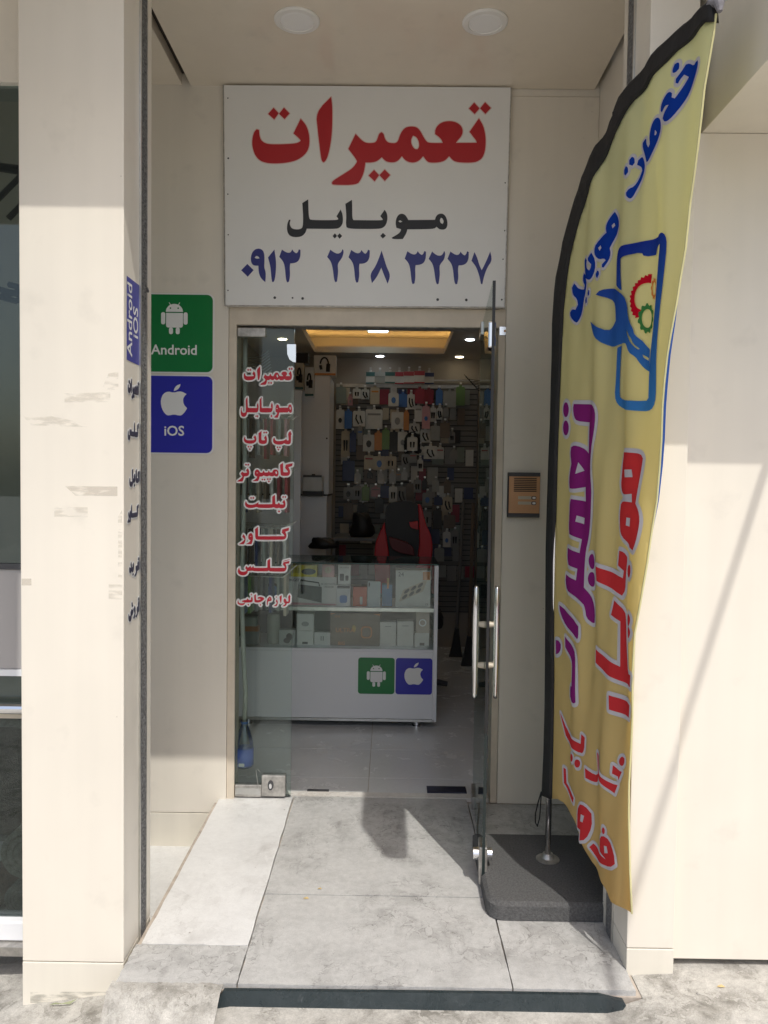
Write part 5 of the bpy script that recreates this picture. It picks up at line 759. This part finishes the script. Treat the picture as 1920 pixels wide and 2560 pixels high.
for ri, L in rows.items():
    L.sort(key=lambda t: t[0])
    for ci_, (x0, x1, z0, z1, cn, _) in enumerate(L):
        x0, x1, z0, z1 = x0/1000, x1/1000, z0/1000, z1/1000
        ex = 0.05*(x1-x0); x0 -= ex; x1 += ex; z0 -= 0.08*(z1-z0)
        yf = 3.215 - 0.03*((ci_*7+ri*3) % 3) - (0.02 if ri == 0 else 0)
        lab = '%s package hung %s from left in the %s row of the back wall' % (CN.get(cn, cn), ORD[ci_] if ci_ else 'first', ROWN[ri])
        p = empty('hanging_package', ((x0+x1)/2, yf, z0), lab, 'package', 'packages hanging on the back wall')
        w, hh = x1-x0, z1-z0; body = PM['white'] if cn in ('teal', 'red', 'navy') and ri == 0 else PM[cn]
        cx = (x0+x1)/2
        G().prism([(x0, z0), (x1, z0), (x1, z1-0.012), (x1-0.006, z1), (cx+0.012, z1), (cx+0.010, z1+0.018), (cx-0.010, z1+0.018), (cx-0.012, z1), (x0+0.006, z1), (x0, z1-0.012)], front(yf), -0.006, 0.006).build('card', body, p)
        if ri == 0:
            bx('header', (x0+0.001, x1-0.001, yf-0.0085, yf-0.0065, z1-hh*0.36, z1-0.002), PM[cn], p); bx('footer', (x0+0.001, x1-0.001, yf-0.0085, yf-0.0065, z0+0.001, z0+0.012), PM[cn], p)
        elif cn in ('white', 'cream', 'pink', 'grey'):
            t = (ci_+ri) % 4; y1 = yf-0.0064
            if t == 0: G().tube([(cx-w*0.2, y1-0.003, z1-hh*0.25), (cx-w*0.25, y1-0.003, z0+hh*0.5), (cx-w*0.05, y1-0.003, z0+hh*0.2), (cx+w*0.1, y1-0.003, z0+hh*0.15)], 0.006, 6).tube([(cx+w*0.1, y1-0.003, z1-hh*0.3), (cx+w*0.15, y1-0.003, z0+hh*0.45), (cx+w*0.28, y1-0.003, z0+hh*0.2)], 0.006, 6).build('cable', CABLE, p)
            elif t == 1: bx('print_band', (x0+w*0.12, x1-w*0.12, y1-0.001, y1, z1-hh*0.3, z1-hh*0.2), PM[('orange', 'red', 'blue', 'grey')[ci_ % 4]], p)
            elif t == 2: G().prism([(cx+w*0.22*math.cos(i*0.6), z0+hh*0.45+w*0.3*math.sin(i*0.6)) for i in range(10)], front(y1), 0, 0.004).build('window', PM[('black', 'grey', 'blue')[ci_ % 3]], p)
            else:
                for k in (-1, 1): G().tube([(cx+k*w*0.15, y1-0.003, z1-hh*0.35), (cx+k*w*0.15, y1-0.003, z0+hh*0.25)], [0.008, 0.005], 6).build('plug', CABLE, p)
        G().tube([(cx, 3.25, z1+0.014), (cx, yf-0.02, z1+0.012), (cx, yf-0.028, z1+0.022)], 0.0022, 5).build('hook', ALU, p)
        bx('hook_tag', (cx-0.009, cx+0.009, yf-0.031, yf-0.029, z1+0.020, z1+0.034), WLAM if (ci_+ri) % 3 else ALU, p)
FILL = ['grey', 'black', 'brown', 'clear', 'navy', 'greygreen', 'grey', 'white', 'darkred', 'cream']
fr_ = random.Random(11)
LN = ['topmost', 'second', 'third', 'fourth', 'fifth', 'sixth', 'seventh', 'eighth', 'ninth', 'tenth', 'lowest']
for ri in range(11):
    x = -0.43+0.02*fr_.random(); nn = -1
    while x < 0.70:
        w_, h_ = 0.05+0.05*fr_.random(), 0.09+0.06*fr_.random(); zt = 2.18-0.165*ri+0.03*fr_.random()
        if fr_.random() < 0.72 and x+w_ < 0.73:
            cn = fr_.choice(FILL); nn += 1
            bx('hanging_package', (x, x+w_, 3.236, 3.246, zt-h_, zt), PM[cn], label='%s half-hidden package, %s from left in the %s back line of the display' % (CN.get(cn, cn), 'first' if nn == 0 else ORD[min(14, nn)], LN[ri]), cat='package', group='half hidden packages on the back wall')
        x += w_+0.012
# black headphones hung in the middle row
hd = empty('headphones', (0.0, 3.18, 1.52), 'black over-ear headphones hung in the middle of the back wall', 'headphones')
hx, hz = 0.185, 1.745
G().tube([(hx+0.055*math.cos(R(a)), 3.18, hz+0.07*math.sin(R(a))) for a in range(-20, 201, 20)], 0.013, 8).build('headband', BLACKP, hd)
for k in (-1, 1): G().tube([(hx+k*0.05, 3.18, hz-0.02), (hx+k*0.045, 3.18, hz-0.10)], [0.022, 0.018], 10).build('ear_cup', BLACKP, hd)
# ---------------------------------------------------------------- display counter
K = empty('display_counter', (-0.30, 1.25, 0), 'white glass-topped display counter with green and blue badges', 'counter')
bx('front_panel', (-0.90, 0.262, 1.03, 1.05, 0.055, 0.440), WLAM, K, bev=0.003)
bx('base_trim', (-0.90, 0.272, 1.026, 1.05, 0.040, 0.0545), ALU, K)
bx('side_post', (0.2625, 0.285, 1.026, 1.054, 0.040, 0.938), WLAM, K, bev=0.002)
bx('side_panel', (0.263, 0.283, 1.055, 1.46, 0.055, 0.44), WLAM, K)
pane('side_glass', (0.270, 0.276, 1.056, 1.455, 0.441, 0.936), GLASSC, GEDGE, K, 0)
bx('shelf', (-0.90, 0.262, 1.032, 1.455, 0.440+0.0005, 0.456), WLAM, K)
bx('shelf', (-0.90, 0.262, 1.04, 1.44, 0.672, 0.688), WLAM, K)
bx('shelf_edge', (-0.90, 0.262, 1.033, 1.0395, 0.670, 0.690), ALU, K)
pane('front_glass', (-0.90, 0.262, 1.026, 1.031, 0.457, 0.936), GLASSC, GEDGE, K, 1)
pane('top_glass', (-0.90, 0.285, 1.022, 1.46, 0.938, 0.946), GLASSC, GEDGE, K, 2)
bx('back_panel', (-0.90, 0.262, 1.456, 1.47, 0.055, 0.67), mat('case_back', (0.20, 0.19, 0.18), 0.6), K)
for x in (-0.8, 0.175):
    G().lathe((x, 1.09, 0.0), [(0.026, 0), (0.026, 0.004), (0.020, 0.006), (0.020, 0.040)], 18).build('leg', CHROME, K)
    G().lathe((x, 1.40, 0.0), [(0.026, 0), (0.026, 0.004), (0.020, 0.006), (0.020, 0.040)], 18).build('leg', CHROME, K)
badge('counter_badge', -0.0600, 0.302, 1.0295, 0.104, 'robot', None, 'green square robot sticker on the front of the display counter', scale=1.5, dz=-0.375, border=False)
badge('counter_badge', 0.1545, 0.302, 1.0295, 0.104, 'apple', None, 'blue square fruit-logo sticker on the front of the display counter', scale=1.5, dz=-0.28, border=False)
# things in the counter
DESC = {'watchbox': ('grey watch box with a dark round watch and S-63 MAX lettering', 'box'), 'speakerbox': ('white bluetooth speaker box with a black radio pictured', 'box'), 'yellowbox': ('yellow box with a grey oval speaker on the upper shelf', 'box'),
 'pinkwatch': ('pink-faced small clock on the speaker box', 'clock'), 'bluecharm': ('small white box with a blue speaker pictured', 'box'), 'chargerbox': ('white charger box with two dark plugs pictured', 'box'), 'redbox': ('orange-red box behind the silver phone', 'box'),
 'silverphone': ('silver smartphone standing back side out in the counter', 'phone'), 'bluephone': ('smartphone with a blue glowing-looking screen picture in the counter', 'phone'), 'stripbox': ('white box with a grey power strip pictured, marked 24', 'box'),
 'greybox': ('grey carton at the left end of the lower shelf', 'box'), 'orangebox': ('flat orange box lying on the grey carton', 'box'), 'whitecard': ('white box on top of the orange box', 'box'), 'roundtub': ('tall pale tub on the lower shelf', 'tub'),
 'earbudbox': ('white box with black earbuds pictured', 'box'), 'lowbox': ('white carton under the ring-pictured box', 'box'), 'ringbox': ('white box with a grey oval gadget pictured', 'box'), 'cablebox': ('white box with two small cables pictured', 'box'),
 'ultrabox': ('wide brown ULTRA BIG watch box on the lower shelf', 'box'), 'plainboxa': ('plain white carton right beside the brown ULTRA box', 'box'), 'plainboxb': ('plain white carton second from the right on the lower shelf', 'box'),
 'smallbox': ('small white carton at the right end of the lower shelf', 'box'), 'beigebox': ('beige box with a round ring pictured, on the small white carton', 'box')}
ICOL = {'watchbox': (0.36, 0.36, 0.33), 'speakerbox': (0.62, 0.60, 0.59), 'yellowbox': (0.62, 0.52, 0.03), 'pinkwatch': (0.60, 0.35, 0.36), 'bluecharm': (0.6, 0.6, 0.62), 'chargerbox': (0.64, 0.64, 0.62), 'redbox': (0.52, 0.10, 0.05), 'silverphone': (0.45, 0.50, 0.52),
 'bluephone': (0.03, 0.04, 0.05), 'stripbox': (0.60, 0.61, 0.57), 'greybox': (0.34, 0.34, 0.34), 'orangebox': (0.52, 0.20, 0.08), 'whitecard': (0.5, 0.5, 0.48), 'roundtub': (0.5, 0.49, 0.42), 'earbudbox': (0.58, 0.58, 0.56), 'lowbox': (0.64, 0.64, 0.62), 'ringbox': (0.6, 0.6, 0.58),
 'cablebox': (0.62, 0.62, 0.61), 'ultrabox': (0.15, 0.12, 0.09), 'plainboxa': (0.6, 0.59, 0.56), 'plainboxb': (0.6, 0.59, 0.56), 'smallbox': (0.56, 0.57, 0.55), 'beigebox': (0.42, 0.36, 0.30)}
NAMES = {'pinkwatch': 'table_clock', 'silverphone': 'smartphone', 'bluephone': 'smartphone', 'roundtub': 'plastic_tub'}
TOPS = {}
for (x0, x1, z0, z1, key, lv) in IT:
    x0, x1 = x0/1000, x1/1000; h_ = (z1-z0)/1000
    zb = 0.6885 if lv.startswith('up') else 0.4565
    if lv.endswith('2'):
        zb = max([t for (a, b, t, l) in TOPS.values() if l[:2] == lv[:2] and a < (x0+x1)/2 < b] or [zb])+0.0005
    zt = zb+h_; TOPS[key] = (x0, x1, zt, lv)
    lab, cat = DESC[key]; mt_ = mat('box_'+key, ICOL[key], 0.35, var=0.06, vs=15)
    cx = (x0+x1)/2; yf = 1.085 if key in ('silverphone', 'bluephone', 'bluecharm') else 1.10
    t = empty(NAMES.get(key, 'product_box'), (cx, yf, zb), lab, cat, 'goods in the display counter')
    f3 = front(yf-0.0004); cz = (zb+zt)/2; w = x1-x0
    el = lambda a, b, c, d, n=18: [(a+c*math.cos(2*math.pi*i/n), b+d*math.sin(2*math.pi*i/n)) for i in range(n)]
    def pr(poly, m_, k=0.001, nm='print'): G().prism(poly, f3, 0, k).build(nm, m_, t)
    if key in ('silverphone', 'bluephone'):
        G().prism(rr(x0, x1, zb, zt, 0.006), front(yf), -0.008, 0.0).build('case', mt_, t)
        if key == 'silverphone': pr(el(x0+0.009, zt-0.018, 0.004, 0.013), BLACKP, nm='camera_bump')
        else:
            pr(rr(x0+0.002, x1-0.002, zb+0.006, zt-0.008, 0.003), mat('phone_screen', (0.05, 0.16, 0.32), 0.2), 0.0008, 'screen'); bx('ribbon_tab', (cx-0.002, cx+0.010, yf-0.004, yf-0.002, zt-0.03, zt+0.030), PM['orange'], t)
    elif key == 'roundtub':
        G().lathe((cx, yf+0.05, zb), [(w*0.45, 0), (w*0.5, 0.01), (w*0.5, h_*0.85), (w*0.46, h_)], 24).build('tub_body', mt_, t)
    else:
        bx('carton', (x0, x1, yf, yf+min(0.12, max(0.04, w*0.6)), zb, zt), mt_, t, bev=0.0012)
        if key == 'watchbox':
            pr(el(x0+w*0.72, cz-0.005, 0.046, 0.050), BLACKP, 0.004); G().prism(el(x0+w*0.72, cz-0.005, 0.034, 0.037), front(yf-0.005), 0, 0.001).build('dial', PM['blue'], t)
            latin('lettering', 'S-63 MAX', 0.030, lambda a, b, h: (x0+w*0.22+a, yf-0.002, cz+0.025+b), DGREY, t); latin('lettering', 'DIGITAL SMART WATCH', 0.009, lambda a, b, h: (x0+w*0.22+a, yf-0.002, cz+0.008+b), DGREY, t)
        elif key == 'speakerbox':
            pr([(cx-0.078, cz-0.036), (cx+0.062, cz-0.066), (cx+0.062, cz+0.026), (cx-0.072, cz+0.040)], DGREY, 0.002)
            G().tube([(cx-0.066, yf-0.003, cz+0.042), (cx-0.060, yf-0.003, cz+0.064), (cx+0.044, yf-0.003, cz+0.050), (cx+0.05, yf-0.003, cz+0.03)], 0.004, 6).build('pictured_handle', BLACKP, t)
            latin('lettering', 'KINGSTAR', 0.022, lambda a, b, h: (x0+0.058+a, yf-0.002, zt-0.026+b), BLACKP, t, bold=0.0004); latin('lettering', 'BLUETOOTH', 0.015, lambda a, b, h: (x1-0.045+a, yf-0.002, zt-0.045+b), DGREY, t); latin('lettering', 'SPEAKER', 0.015, lambda a, b, h: (x1-0.045+a, yf-0.002, zt-0.061+b), DGREY, t)
            pr([(x0+0.002, zb+0.003), (x1-0.002, zb+0.003), (x1-0.002, zb+0.010), (x0+0.002, zb+0.018)], PM['pink'])
        elif key == 'yellowbox': pr(el(x0+w*0.68, cz-0.003, 0.042, 0.018), DGREY, 0.003); pr(rr(x0+0.006, x0+0.05, cz-0.012, cz+0.02, 0.003), mat('yellow_dark', (0.36, 0.30, 0.03), 0.5))
        elif key == 'pinkwatch': pr(el(cx, cz+0.006, 0.020, 0.020), PM['cream']); bx('clock_hand', (cx-0.001, cx+0.001, yf-0.003, yf-0.0015, cz, cz+0.02), PM['red'], t)
        elif key == 'bluecharm': pr(rr(cx-0.022, cx+0.022, cz-0.042, cz+0.002, 0.012), PM['blue']); pr(rr(x0+0.004, x1-0.004, zt-0.02, zt-0.004, 0.002), DGREY)
        elif key == 'chargerbox': pr(rr(cx-0.027, cx-0.002, cz-0.035, cz+0.005, 0.004), DGREY); pr(rr(cx+0.006, cx+0.024, cz-0.035, cz-0.005, 0.005), DGREY); latin('lettering', 'CAR CHARGER', 0.008, lambda a, b, h: (cx+a, yf-0.002, zt-0.02+b), DGREY, t)
        elif key == 'stripbox':
            u = lambda a, b: (cx+a*0.93+b*0.35, cz-0.012+b+a*0.42)
            pr([u(a, b) for a, b in rr(-0.075, 0.075, -0.035, 0.035, 0.01)], PM['cream'], 0.002)
            for k in range(6): G().prism([u(-0.045+0.042*(k//2)+0.016*math.cos(i*math.pi/6), (0.016 if k % 2 else -0.016)+0.013*math.sin(i*math.pi/6)) for i in range(12)], front(yf-0.0028), 0, 0.001).build('socket', DGREY, t)
            latin('lettering', '24', 0.034, lambda a, b, h: (x0+0.030+a, yf-0.002, zt-0.036+b), DGREY, t); pr(rr(x1-0.045, x1-0.002, zt-0.055, zt-0.008, 0.001), PM['orange'])
            latin('lettering', 'CE', 0.016, lambda a, b, h: (x1-0.02+a, yf-0.002, zb+0.010+b), DGREY, t)
        elif key == 'earbudbox': pr(el(x0+w*0.62, cz+0.004, 0.018, 0.022), BLACKP); pr(el(x0+w*0.48, cz-0.018, 0.02, 0.016), DGREY)
        elif key == 'ringbox': pr(el(cx, cz-0.01, 0.022, 0.014), PM['grey'])
        elif key == 'lowbox': pr(rr(cx-0.016, cx+0.016, zb+0.006, zb+0.02, 0.002), DGREY)
        elif key == 'cablebox':
            for k in (-1, 1): pr(rr(cx+k*0.006-0.002, cx+k*0.006+0.002, cz-0.01, cz+0.018, 0.001), DGREY)
        elif key == 'ultrabox':
            OC = mat('copper_print', (0.55, 0.24, 0.10), 0.4)
            latin('lettering', 'ULTRA', 0.036, lambda a, b, h: (x0+0.085+a, yf-0.002, cz-0.016+b), OC, t, bold=0.0004); latin('lettering', 'BIG', 0.026, lambda a, b, h: (x0+0.065+a, yf-0.002, zb+0.006+b), OC, t, bold=0.0006); latin('lettering', 'X10', 0.018, lambda a, b, h: (x0+0.04+a, yf-0.002, zt-0.026+b), OC, t)
            ring = rr(x1-0.110, x1-0.045, cz-0.05, cz+0.02, 0.02); letters('print', [[ring, rr(x1-0.102, x1-0.053, cz-0.042, cz+0.012, 0.016)]], f3, OC, t, h=0.001, smooth=0)
            pr(el(x1-0.150, cz+0.005, 0.012, 0.020), mat('gold_print', (0.5, 0.36, 0.10), 0.4)); pr([(x0+0.001, zt-0.010), (x0+0.03, zt-0.002), (x0+0.001, zt-0.002)], PM['orange']); pr([(x1-0.001, zt-0.014), (x1-0.001, zt-0.002), (x1-0.04, zt-0.002)], PM['orange'])
        elif key == 'beigebox': letters('print', [[el(cx, cz, 0.022, 0.022), el(cx, cz, 0.015, 0.015)]], f3, WLAM, t, h=0.001, smooth=0)
        elif key == 'smallbox': pr(rr(cx-0.012, cx+0.016, zb+0.008, zb+0.024, 0.001), DGREY)
        elif key.startswith('plain'): pr(rr(cx-0.018, cx+0.018, zt-0.028, zt-0.024, 0.001), PM['grey'])
        elif key == 'redbox': pr(rr(x0+0.04, x0+0.056, zb+0.01, cz+0.0, 0.004), PM['white'])
# ---------------------------------------------------------------- left side of the shop
cb = empty('tall_cabinet', (-0.56, 2.3, 0), 'tall white cabinet against the left wall of the shop', 'cabinet')
bx('upper_case', (-1.05, -0.432, 2.2, 2.6, 1.312, 2.155), WLAM, cb, bev=0.003)
bx('lower_case', (-1.05, -0.440, 2.12, 2.6, 0.0, 1.300), WLAM, cb, bev=0.003)
bx('shelf_board', (-1.05, -0.436, 2.16, 2.6, 1.3005, 1.3115), DGREY, cb)
G().tube([(-0.45, 2.199, 1.71), (-0.45, 2.19, 1.71)], 0.006, 8).build('lock', BLACKP, cb)
sp_ = bx('shelf_upright', (-0.634, -0.567, 1.60, 1.62, 0.0, 1.98), WLAM, bev=0.002, label='narrow white upright board in front of the tall cabinet', cat='shelf')
pr_ = empty('printer', (-0.535, 2.18, 1.312), 'white printer standing in front of the tall cabinet', 'printer')
bx('printer_body', (-0.605, -0.466, 2.05, 2.195, 1.335, 1.44), PM['white'], pr_, bev=0.008); bx('control_bar', (-0.60, -0.47, 2.045, 2.0495, 1.432, 1.447), DGREY, pr_); bx('paper_slot', (-0.605, -0.466, 2.06, 2.195, 1.3005, 1.334), BLACKP, pr_)
G().lathe((-0.535, 2.12, 1.44), [(0.014, 0), (0.012, 0.015)], 12).build('knob', BLACKP, pr_)
for (x0, x1, z0, z1, y, cn, lab) in ((-0.548, -0.392, 2.156, 2.298, 2.20, 'white', 'white headphone box with orange base band on top of the tall cabinet'), (-0.663, -0.606, 2.04, 2.222, 2.06, 'cream', 'cream headphone box seen past the glass edge'), (-0.602, -0.540, 2.00, 2.203, 2.12, 'white', 'narrow headphone box with a teal corner beside the tall cabinet'), (-0.664, -0.579, 2.226, 2.297, 2.10, 'black', 'black box lying on top of the headphone boxes')):
    t = empty('headphone_box', ((x0+x1)/2, y, z0), lab, 'box', 'headphone boxes on the cabinet')
    bx('carton', (x0, x1, y, y+0.10, z0, z1), PM[cn], t, bev=0.001)
    if cn != 'black':
        cx, cz, w = (x0+x1)/2, (z0+z1)/2, x1-x0
        G().tube([(cx+w*0.18*math.cos(R(a))-w*0.02, y-0.002, cz+0.01+0.045*math.sin(R(a))) for a in range(0, 200, 20)], 0.006, 6).tube([(cx+w*0.16, y-0.003, cz+0.01), (cx+w*0.14, y-0.003, cz-0.045)], 0.014, 8).tube([(cx-w*0.2, y-0.003, cz), (cx-w*0.16, y-0.003, cz-0.03)], 0.010, 8).build('pictured_headphones', BLACKP, t)
        bx('base_band', (x0+0.001, x1-0.001, y-0.002, y-0.0005, z0+0.001, z0+0.016), PM['orange'] if w > 0.1 else PM['teal'], t)
COLS = ['green', 'darkred', 'navy', 'pink', 'brown', 'grey', 'red', 'greygreen', 'blue', 'white', 'black', 'clear', 'cream']
for r_, zt in enumerate((1.70, 1.42, 1.14, 0.90)):
    rk = empty('hook_rack', (-1.09, 0.62, zt), ('wire hook rail on the left shop wall, %s of four' % ['topmost', 'second', 'third', 'lowest'][r_]), 'rack', 'hook rails on the left wall')
    for yk in (0.45, 0.62, 0.79): G().tube([(-1.099, yk, zt+0.05), (-0.52, yk, zt+0.03), (-0.49, yk, zt+0.055)], 0.003, 6).build('hook', ALU, rk)
    bx('rail', (-1.0995, -1.088, 0.35, 0.9, zt+0.04, zt+0.06), ALU, rk)
    for i in range(12):
        cn = COLS[(i*5+r_*3) % len(COLS)]; x = -0.93+i*0.036; hh = 0.16+0.03*rnd.random(); y0 = 0.56+0.04*rnd.random()
        t = empty('phone_case_pack', (x, y0+0.05, zt-hh), '%s case pack, %s from left on the %s rail behind lettered glass' % (CN.get(cn, cn), 'first' if i == 0 else ORD[i], ['topmost', 'second', 'third', 'lowest'][r_]), 'package', 'phone case packs on the left rails')
        bx('pack', (x, x+0.014, y0, y0+0.10, zt-hh, zt+0.02), PM[cn], t)
        G().tube([(x+0.007, y0+0.05, zt+0.02), (x+0.007, y0+0.06, zt+0.036)], 0.004, 6).build('hang_tab', PM['white'], t)
fan = G()
for i in range(9): fan.tube([(-1.09, 0.5+i*0.05, 2.02), (-0.62-0.01*i, 0.45+i*0.05, 1.90+0.022*i), (-0.58-0.01*i, 0.45+i*0.05, 1.93+0.022*i)], 0.0025, 5)
fan.build('empty_hooks', ALU, label='fan of bare wire hooks high on the left wall behind the glass', cat='hooks')
rh = G()
for i in range(7): rh.tube([(0.744, 2.0+i*0.13, 2.02+0.03*i), (0.60, 2.0+i*0.13, 2.04+0.03*i), (0.575, 2.0+i*0.13, 2.075+0.03*i)], 0.0025, 6)
rh.build('empty_hooks', BLACKP, label='bare dark wire hooks high on the right wall of the shop', cat='hooks')
bx('wall_board', (0.725, 0.744, 1.75, 1.79, 0.3, 2.25), WLAM, label='narrow white board edge on the right shop wall', cat='board')
# gaming chair
CH = empty('gaming_chair', (0.11, 2.1, 0), 'black and red gaming chair behind the counter', 'chair')
RC = mat('chair_red', (0.55, 0.02, 0.03), 0.45); BC = mat('chair_black', (0.012, 0.011, 0.011), 0.5)
def soft(name, poly, y0, y1, mt_, sm=2):
    pl = chaikin(poly, sm, 80); g = G().prism(pl, lambda a, b, h: (a, h, b), y0, y1)
    o = g.build(name, mt_, CH); md = o.modifiers.new('round', 'BEVEL'); md.width = 0.02; md.segments = 3; md.limit_method = 'ANGLE'; md.angle_limit = R(50)
    return o
soft('backrest', [(-0.03, 1.24), (0.05, 1.275), (0.16, 1.275), (0.215, 1.24), (0.24, 1.12), (0.27, 1.04), (0.24, 0.60), (-0.04, 0.60), (-0.06, 1.02), (-0.02, 1.10)], 2.05, 2.15, BC)
soft('side_wing', [(-0.03, 1.13), (-0.02, 1.05), (0.0, 0.95), (0.02, 0.75), (-0.02, 0.62), (-0.09, 0.66), (-0.10, 0.95), (-0.075, 1.03)], 2.0, 2.10, RC)
soft('side_wing', [(0.20, 1.255), (0.225, 1.25), (0.25, 1.13), (0.30, 1.03), (0.305, 0.92), (0.27, 0.66), (0.20, 0.62), (0.18, 0.75), (0.215, 0.95), (0.21, 1.10)], 2.0, 2.11, RC)
soft('lumbar_pad', [(0.0, 1.03), (0.17, 0.98), (0.18, 0.90), (0.02, 0.93)], 1.98, 2.05, mat('chair_dark_red', (0.12, 0.008, 0.01), 0.5))
soft('shoulder_pad', [(0.14, 1.13), (0.20, 1.14), (0.205, 1.08), (0.15, 1.09)], 2.0, 2.05, RC)
bx('seat', (-0.14, 0.36, 1.60, 2.10, 0.46, 0.57), BC, CH, bev=0.03)
G().tube([(0.11, 1.86, 0.08), (0.11, 1.86, 0.47)], 0.03, 12).build('column', DGREY, CH)
for k in range(5): G().tube([(0.11, 1.86, 0.10), (0.11+0.3*math.cos(k*1.2566), 1.86+0.3*math.sin(k*1.2566), 0.045)], [0.03, 0.018], 8).build('base_leg', DGREY, CH)
# desk with dark gear
dk = empty('work_desk', (-0.28, 2.7, 0), 'grey work desk behind the counter', 'desk')
bx('desk_top', (-0.42, 0.0, 2.45, 2.95, 0.96, 0.985), SLAT, dk, bev=0.002); bx('desk_side', (-0.42, -0.40, 2.47, 2.93, 0.0, 0.959), SLAT, dk); bx('desk_side', (-0.02, 0.0, 2.47, 2.93, 0.0, 0.959), SLAT, dk)
def blob(name, c, s, lab, cat, mt_):
    bm = bmesh.new(); bmesh.ops.create_icosphere(bm, subdivisions=3, radius=1)
    for p in bm.verts:
        n_ = 1+0.16*math.sin(3*p.co.x+5*p.co.z)+0.10*math.sin(7*p.co.y+4*p.co.x); p.co = Vector((c[0]+s[0]*p.co.x*n_, c[1]+s[1]*p.co.y, c[2]+s[2]*max(-0.6, p.co.z*n_)))
    bm.verts.index_update(); mesh_obj(name, [p.co.copy() for p in bm.verts], [tuple(p.index for p in f.verts) for f in bm.faces], mt_, label=lab, cat=cat, smooth=True); bm.free()
blob('black_bag', (-0.20, 2.55, 1.06), (0.085, 0.06, 0.125), 'black bag standing on the grey desk', 'bag', BC)
blob('black_bag', (-0.44, 1.9, 0.98), (0.09, 0.06, 0.05), 'low black bag just above the counter at left', 'bag', BC)
# plant pot
pt_ = empty('plant_pot', (-0.93, 1.85, 0.86), 'white ribbed plant pot standing behind the lettered glass', 'pot')
g = G(); g.lathe((-0.93, 1.85, 0.86), [(0.034, 0), (0.036, 0.004), (0.052, 0.115), (0.055, 0.12), (0.050, 0.12), (0.046, 0.10)], 28)
g.build('pot', WLAM, pt_); G().lathe((-0.93, 1.85, 0.86), [(0.0375, 0.006), (0.0395, 0.026)], 28).build('band', PM['red'], pt_)
bx('pot_stand', (-1.05, -0.80, 1.72, 1.98, 0.0, 0.858), DGREY, label='dark stand under the white plant pot', cat='stand', bev=0.004)
# brooms
for (x, y, lean, lab) in ((0.56, 2.9, 0.05, 'broom with grey handle leaning in the right corner'), (0.63, 2.6, 0.03, 'second broom with dark brush at the right wall')):
    t = empty('broom', (x, y, 0), lab, 'broom', 'brooms at the right wall')
    G().tube([(x, y, 0.22), (x+lean, y+0.15, 1.25)], 0.014, 10).build('handle', SLAT if lean > 0.04 else PM['brown'], t)
    G().prism([(x-0.06, 0.0), (x+0.05, 0.0), (x+0.03, 0.10), (x+0.015, 0.23), (x-0.015, 0.23), (x-0.035, 0.10)], lambda a, b, h: (a, y+h, b), -0.025, 0.025).build('brush', BLACKP, t)
# leaf by the pillar
LEAF = mat('leaf', (0.24, 0.26, 0.15), 0.6)
lv = [(-0.965, -1.195), (-0.93, -1.206), (-0.90, -1.204), (-0.885, -1.193), (-0.92, -1.198), (-0.945, -1.196)]
mesh_obj('fallen_leaf', [(a, b, gz(a, b)+0.006+0.006*(i % 2)) for i, (a, b) in enumerate(lv)], [(0, 1, 2, 3, 4, 5)], LEAF, label='dry green leaf lying on the pavement below the left pillar', cat='leaf')
YL = mat('dry_leaf', (0.55, 0.42, 0.20), 0.7)
for a, b, k, lab in ((-0.262, -0.812, 0.011, 'small yellow leaf scrap lying at the joint of the grey slabs'), (-0.222, -0.748, 0.008, 'tiny pale leaf scrap on the slab before the door'), (0.955, -1.235, 0.012, 'small yellow leaf scrap on the concrete below the right panel')):
    zz = (gz(a, b) if a > 0.7 else 0.0)+0.002
    mesh_obj('leaf_scrap', [(a-k, b, zz), (a-0.2*k, b-0.5*k, zz+0.002), (a+k, b-0.1*k, zz), (a+0.3*k, b+0.5*k, zz+0.003), (a-0.5*k, b+0.4*k, zz+0.001)], [(0, 1, 2, 3, 4)], YL, label=lab, cat='leaf')
sr = random.Random(5)
pe = G()
for i in range(160):
    x, y = -1.6+3.6*sr.random(), -1.75+0.5*sr.random()
    if -0.75 < x < 0.7 and y > -1.29: continue
    q = 0.0012+0.0028*sr.random()**3; z = gz(x, y)
    pe.add([(x+q*math.cos(k*1.257+i), y+q*math.sin(k*1.257+i), z-0.0005) for k in range(5)]+[(x, y, z+q*0.8)], [(k, (k+1) % 5, 5) for k in range(5)])
pe.build('loose_grit', CONC, kind='stuff', label='loose grit scattered over the concrete pavement', fix=False)
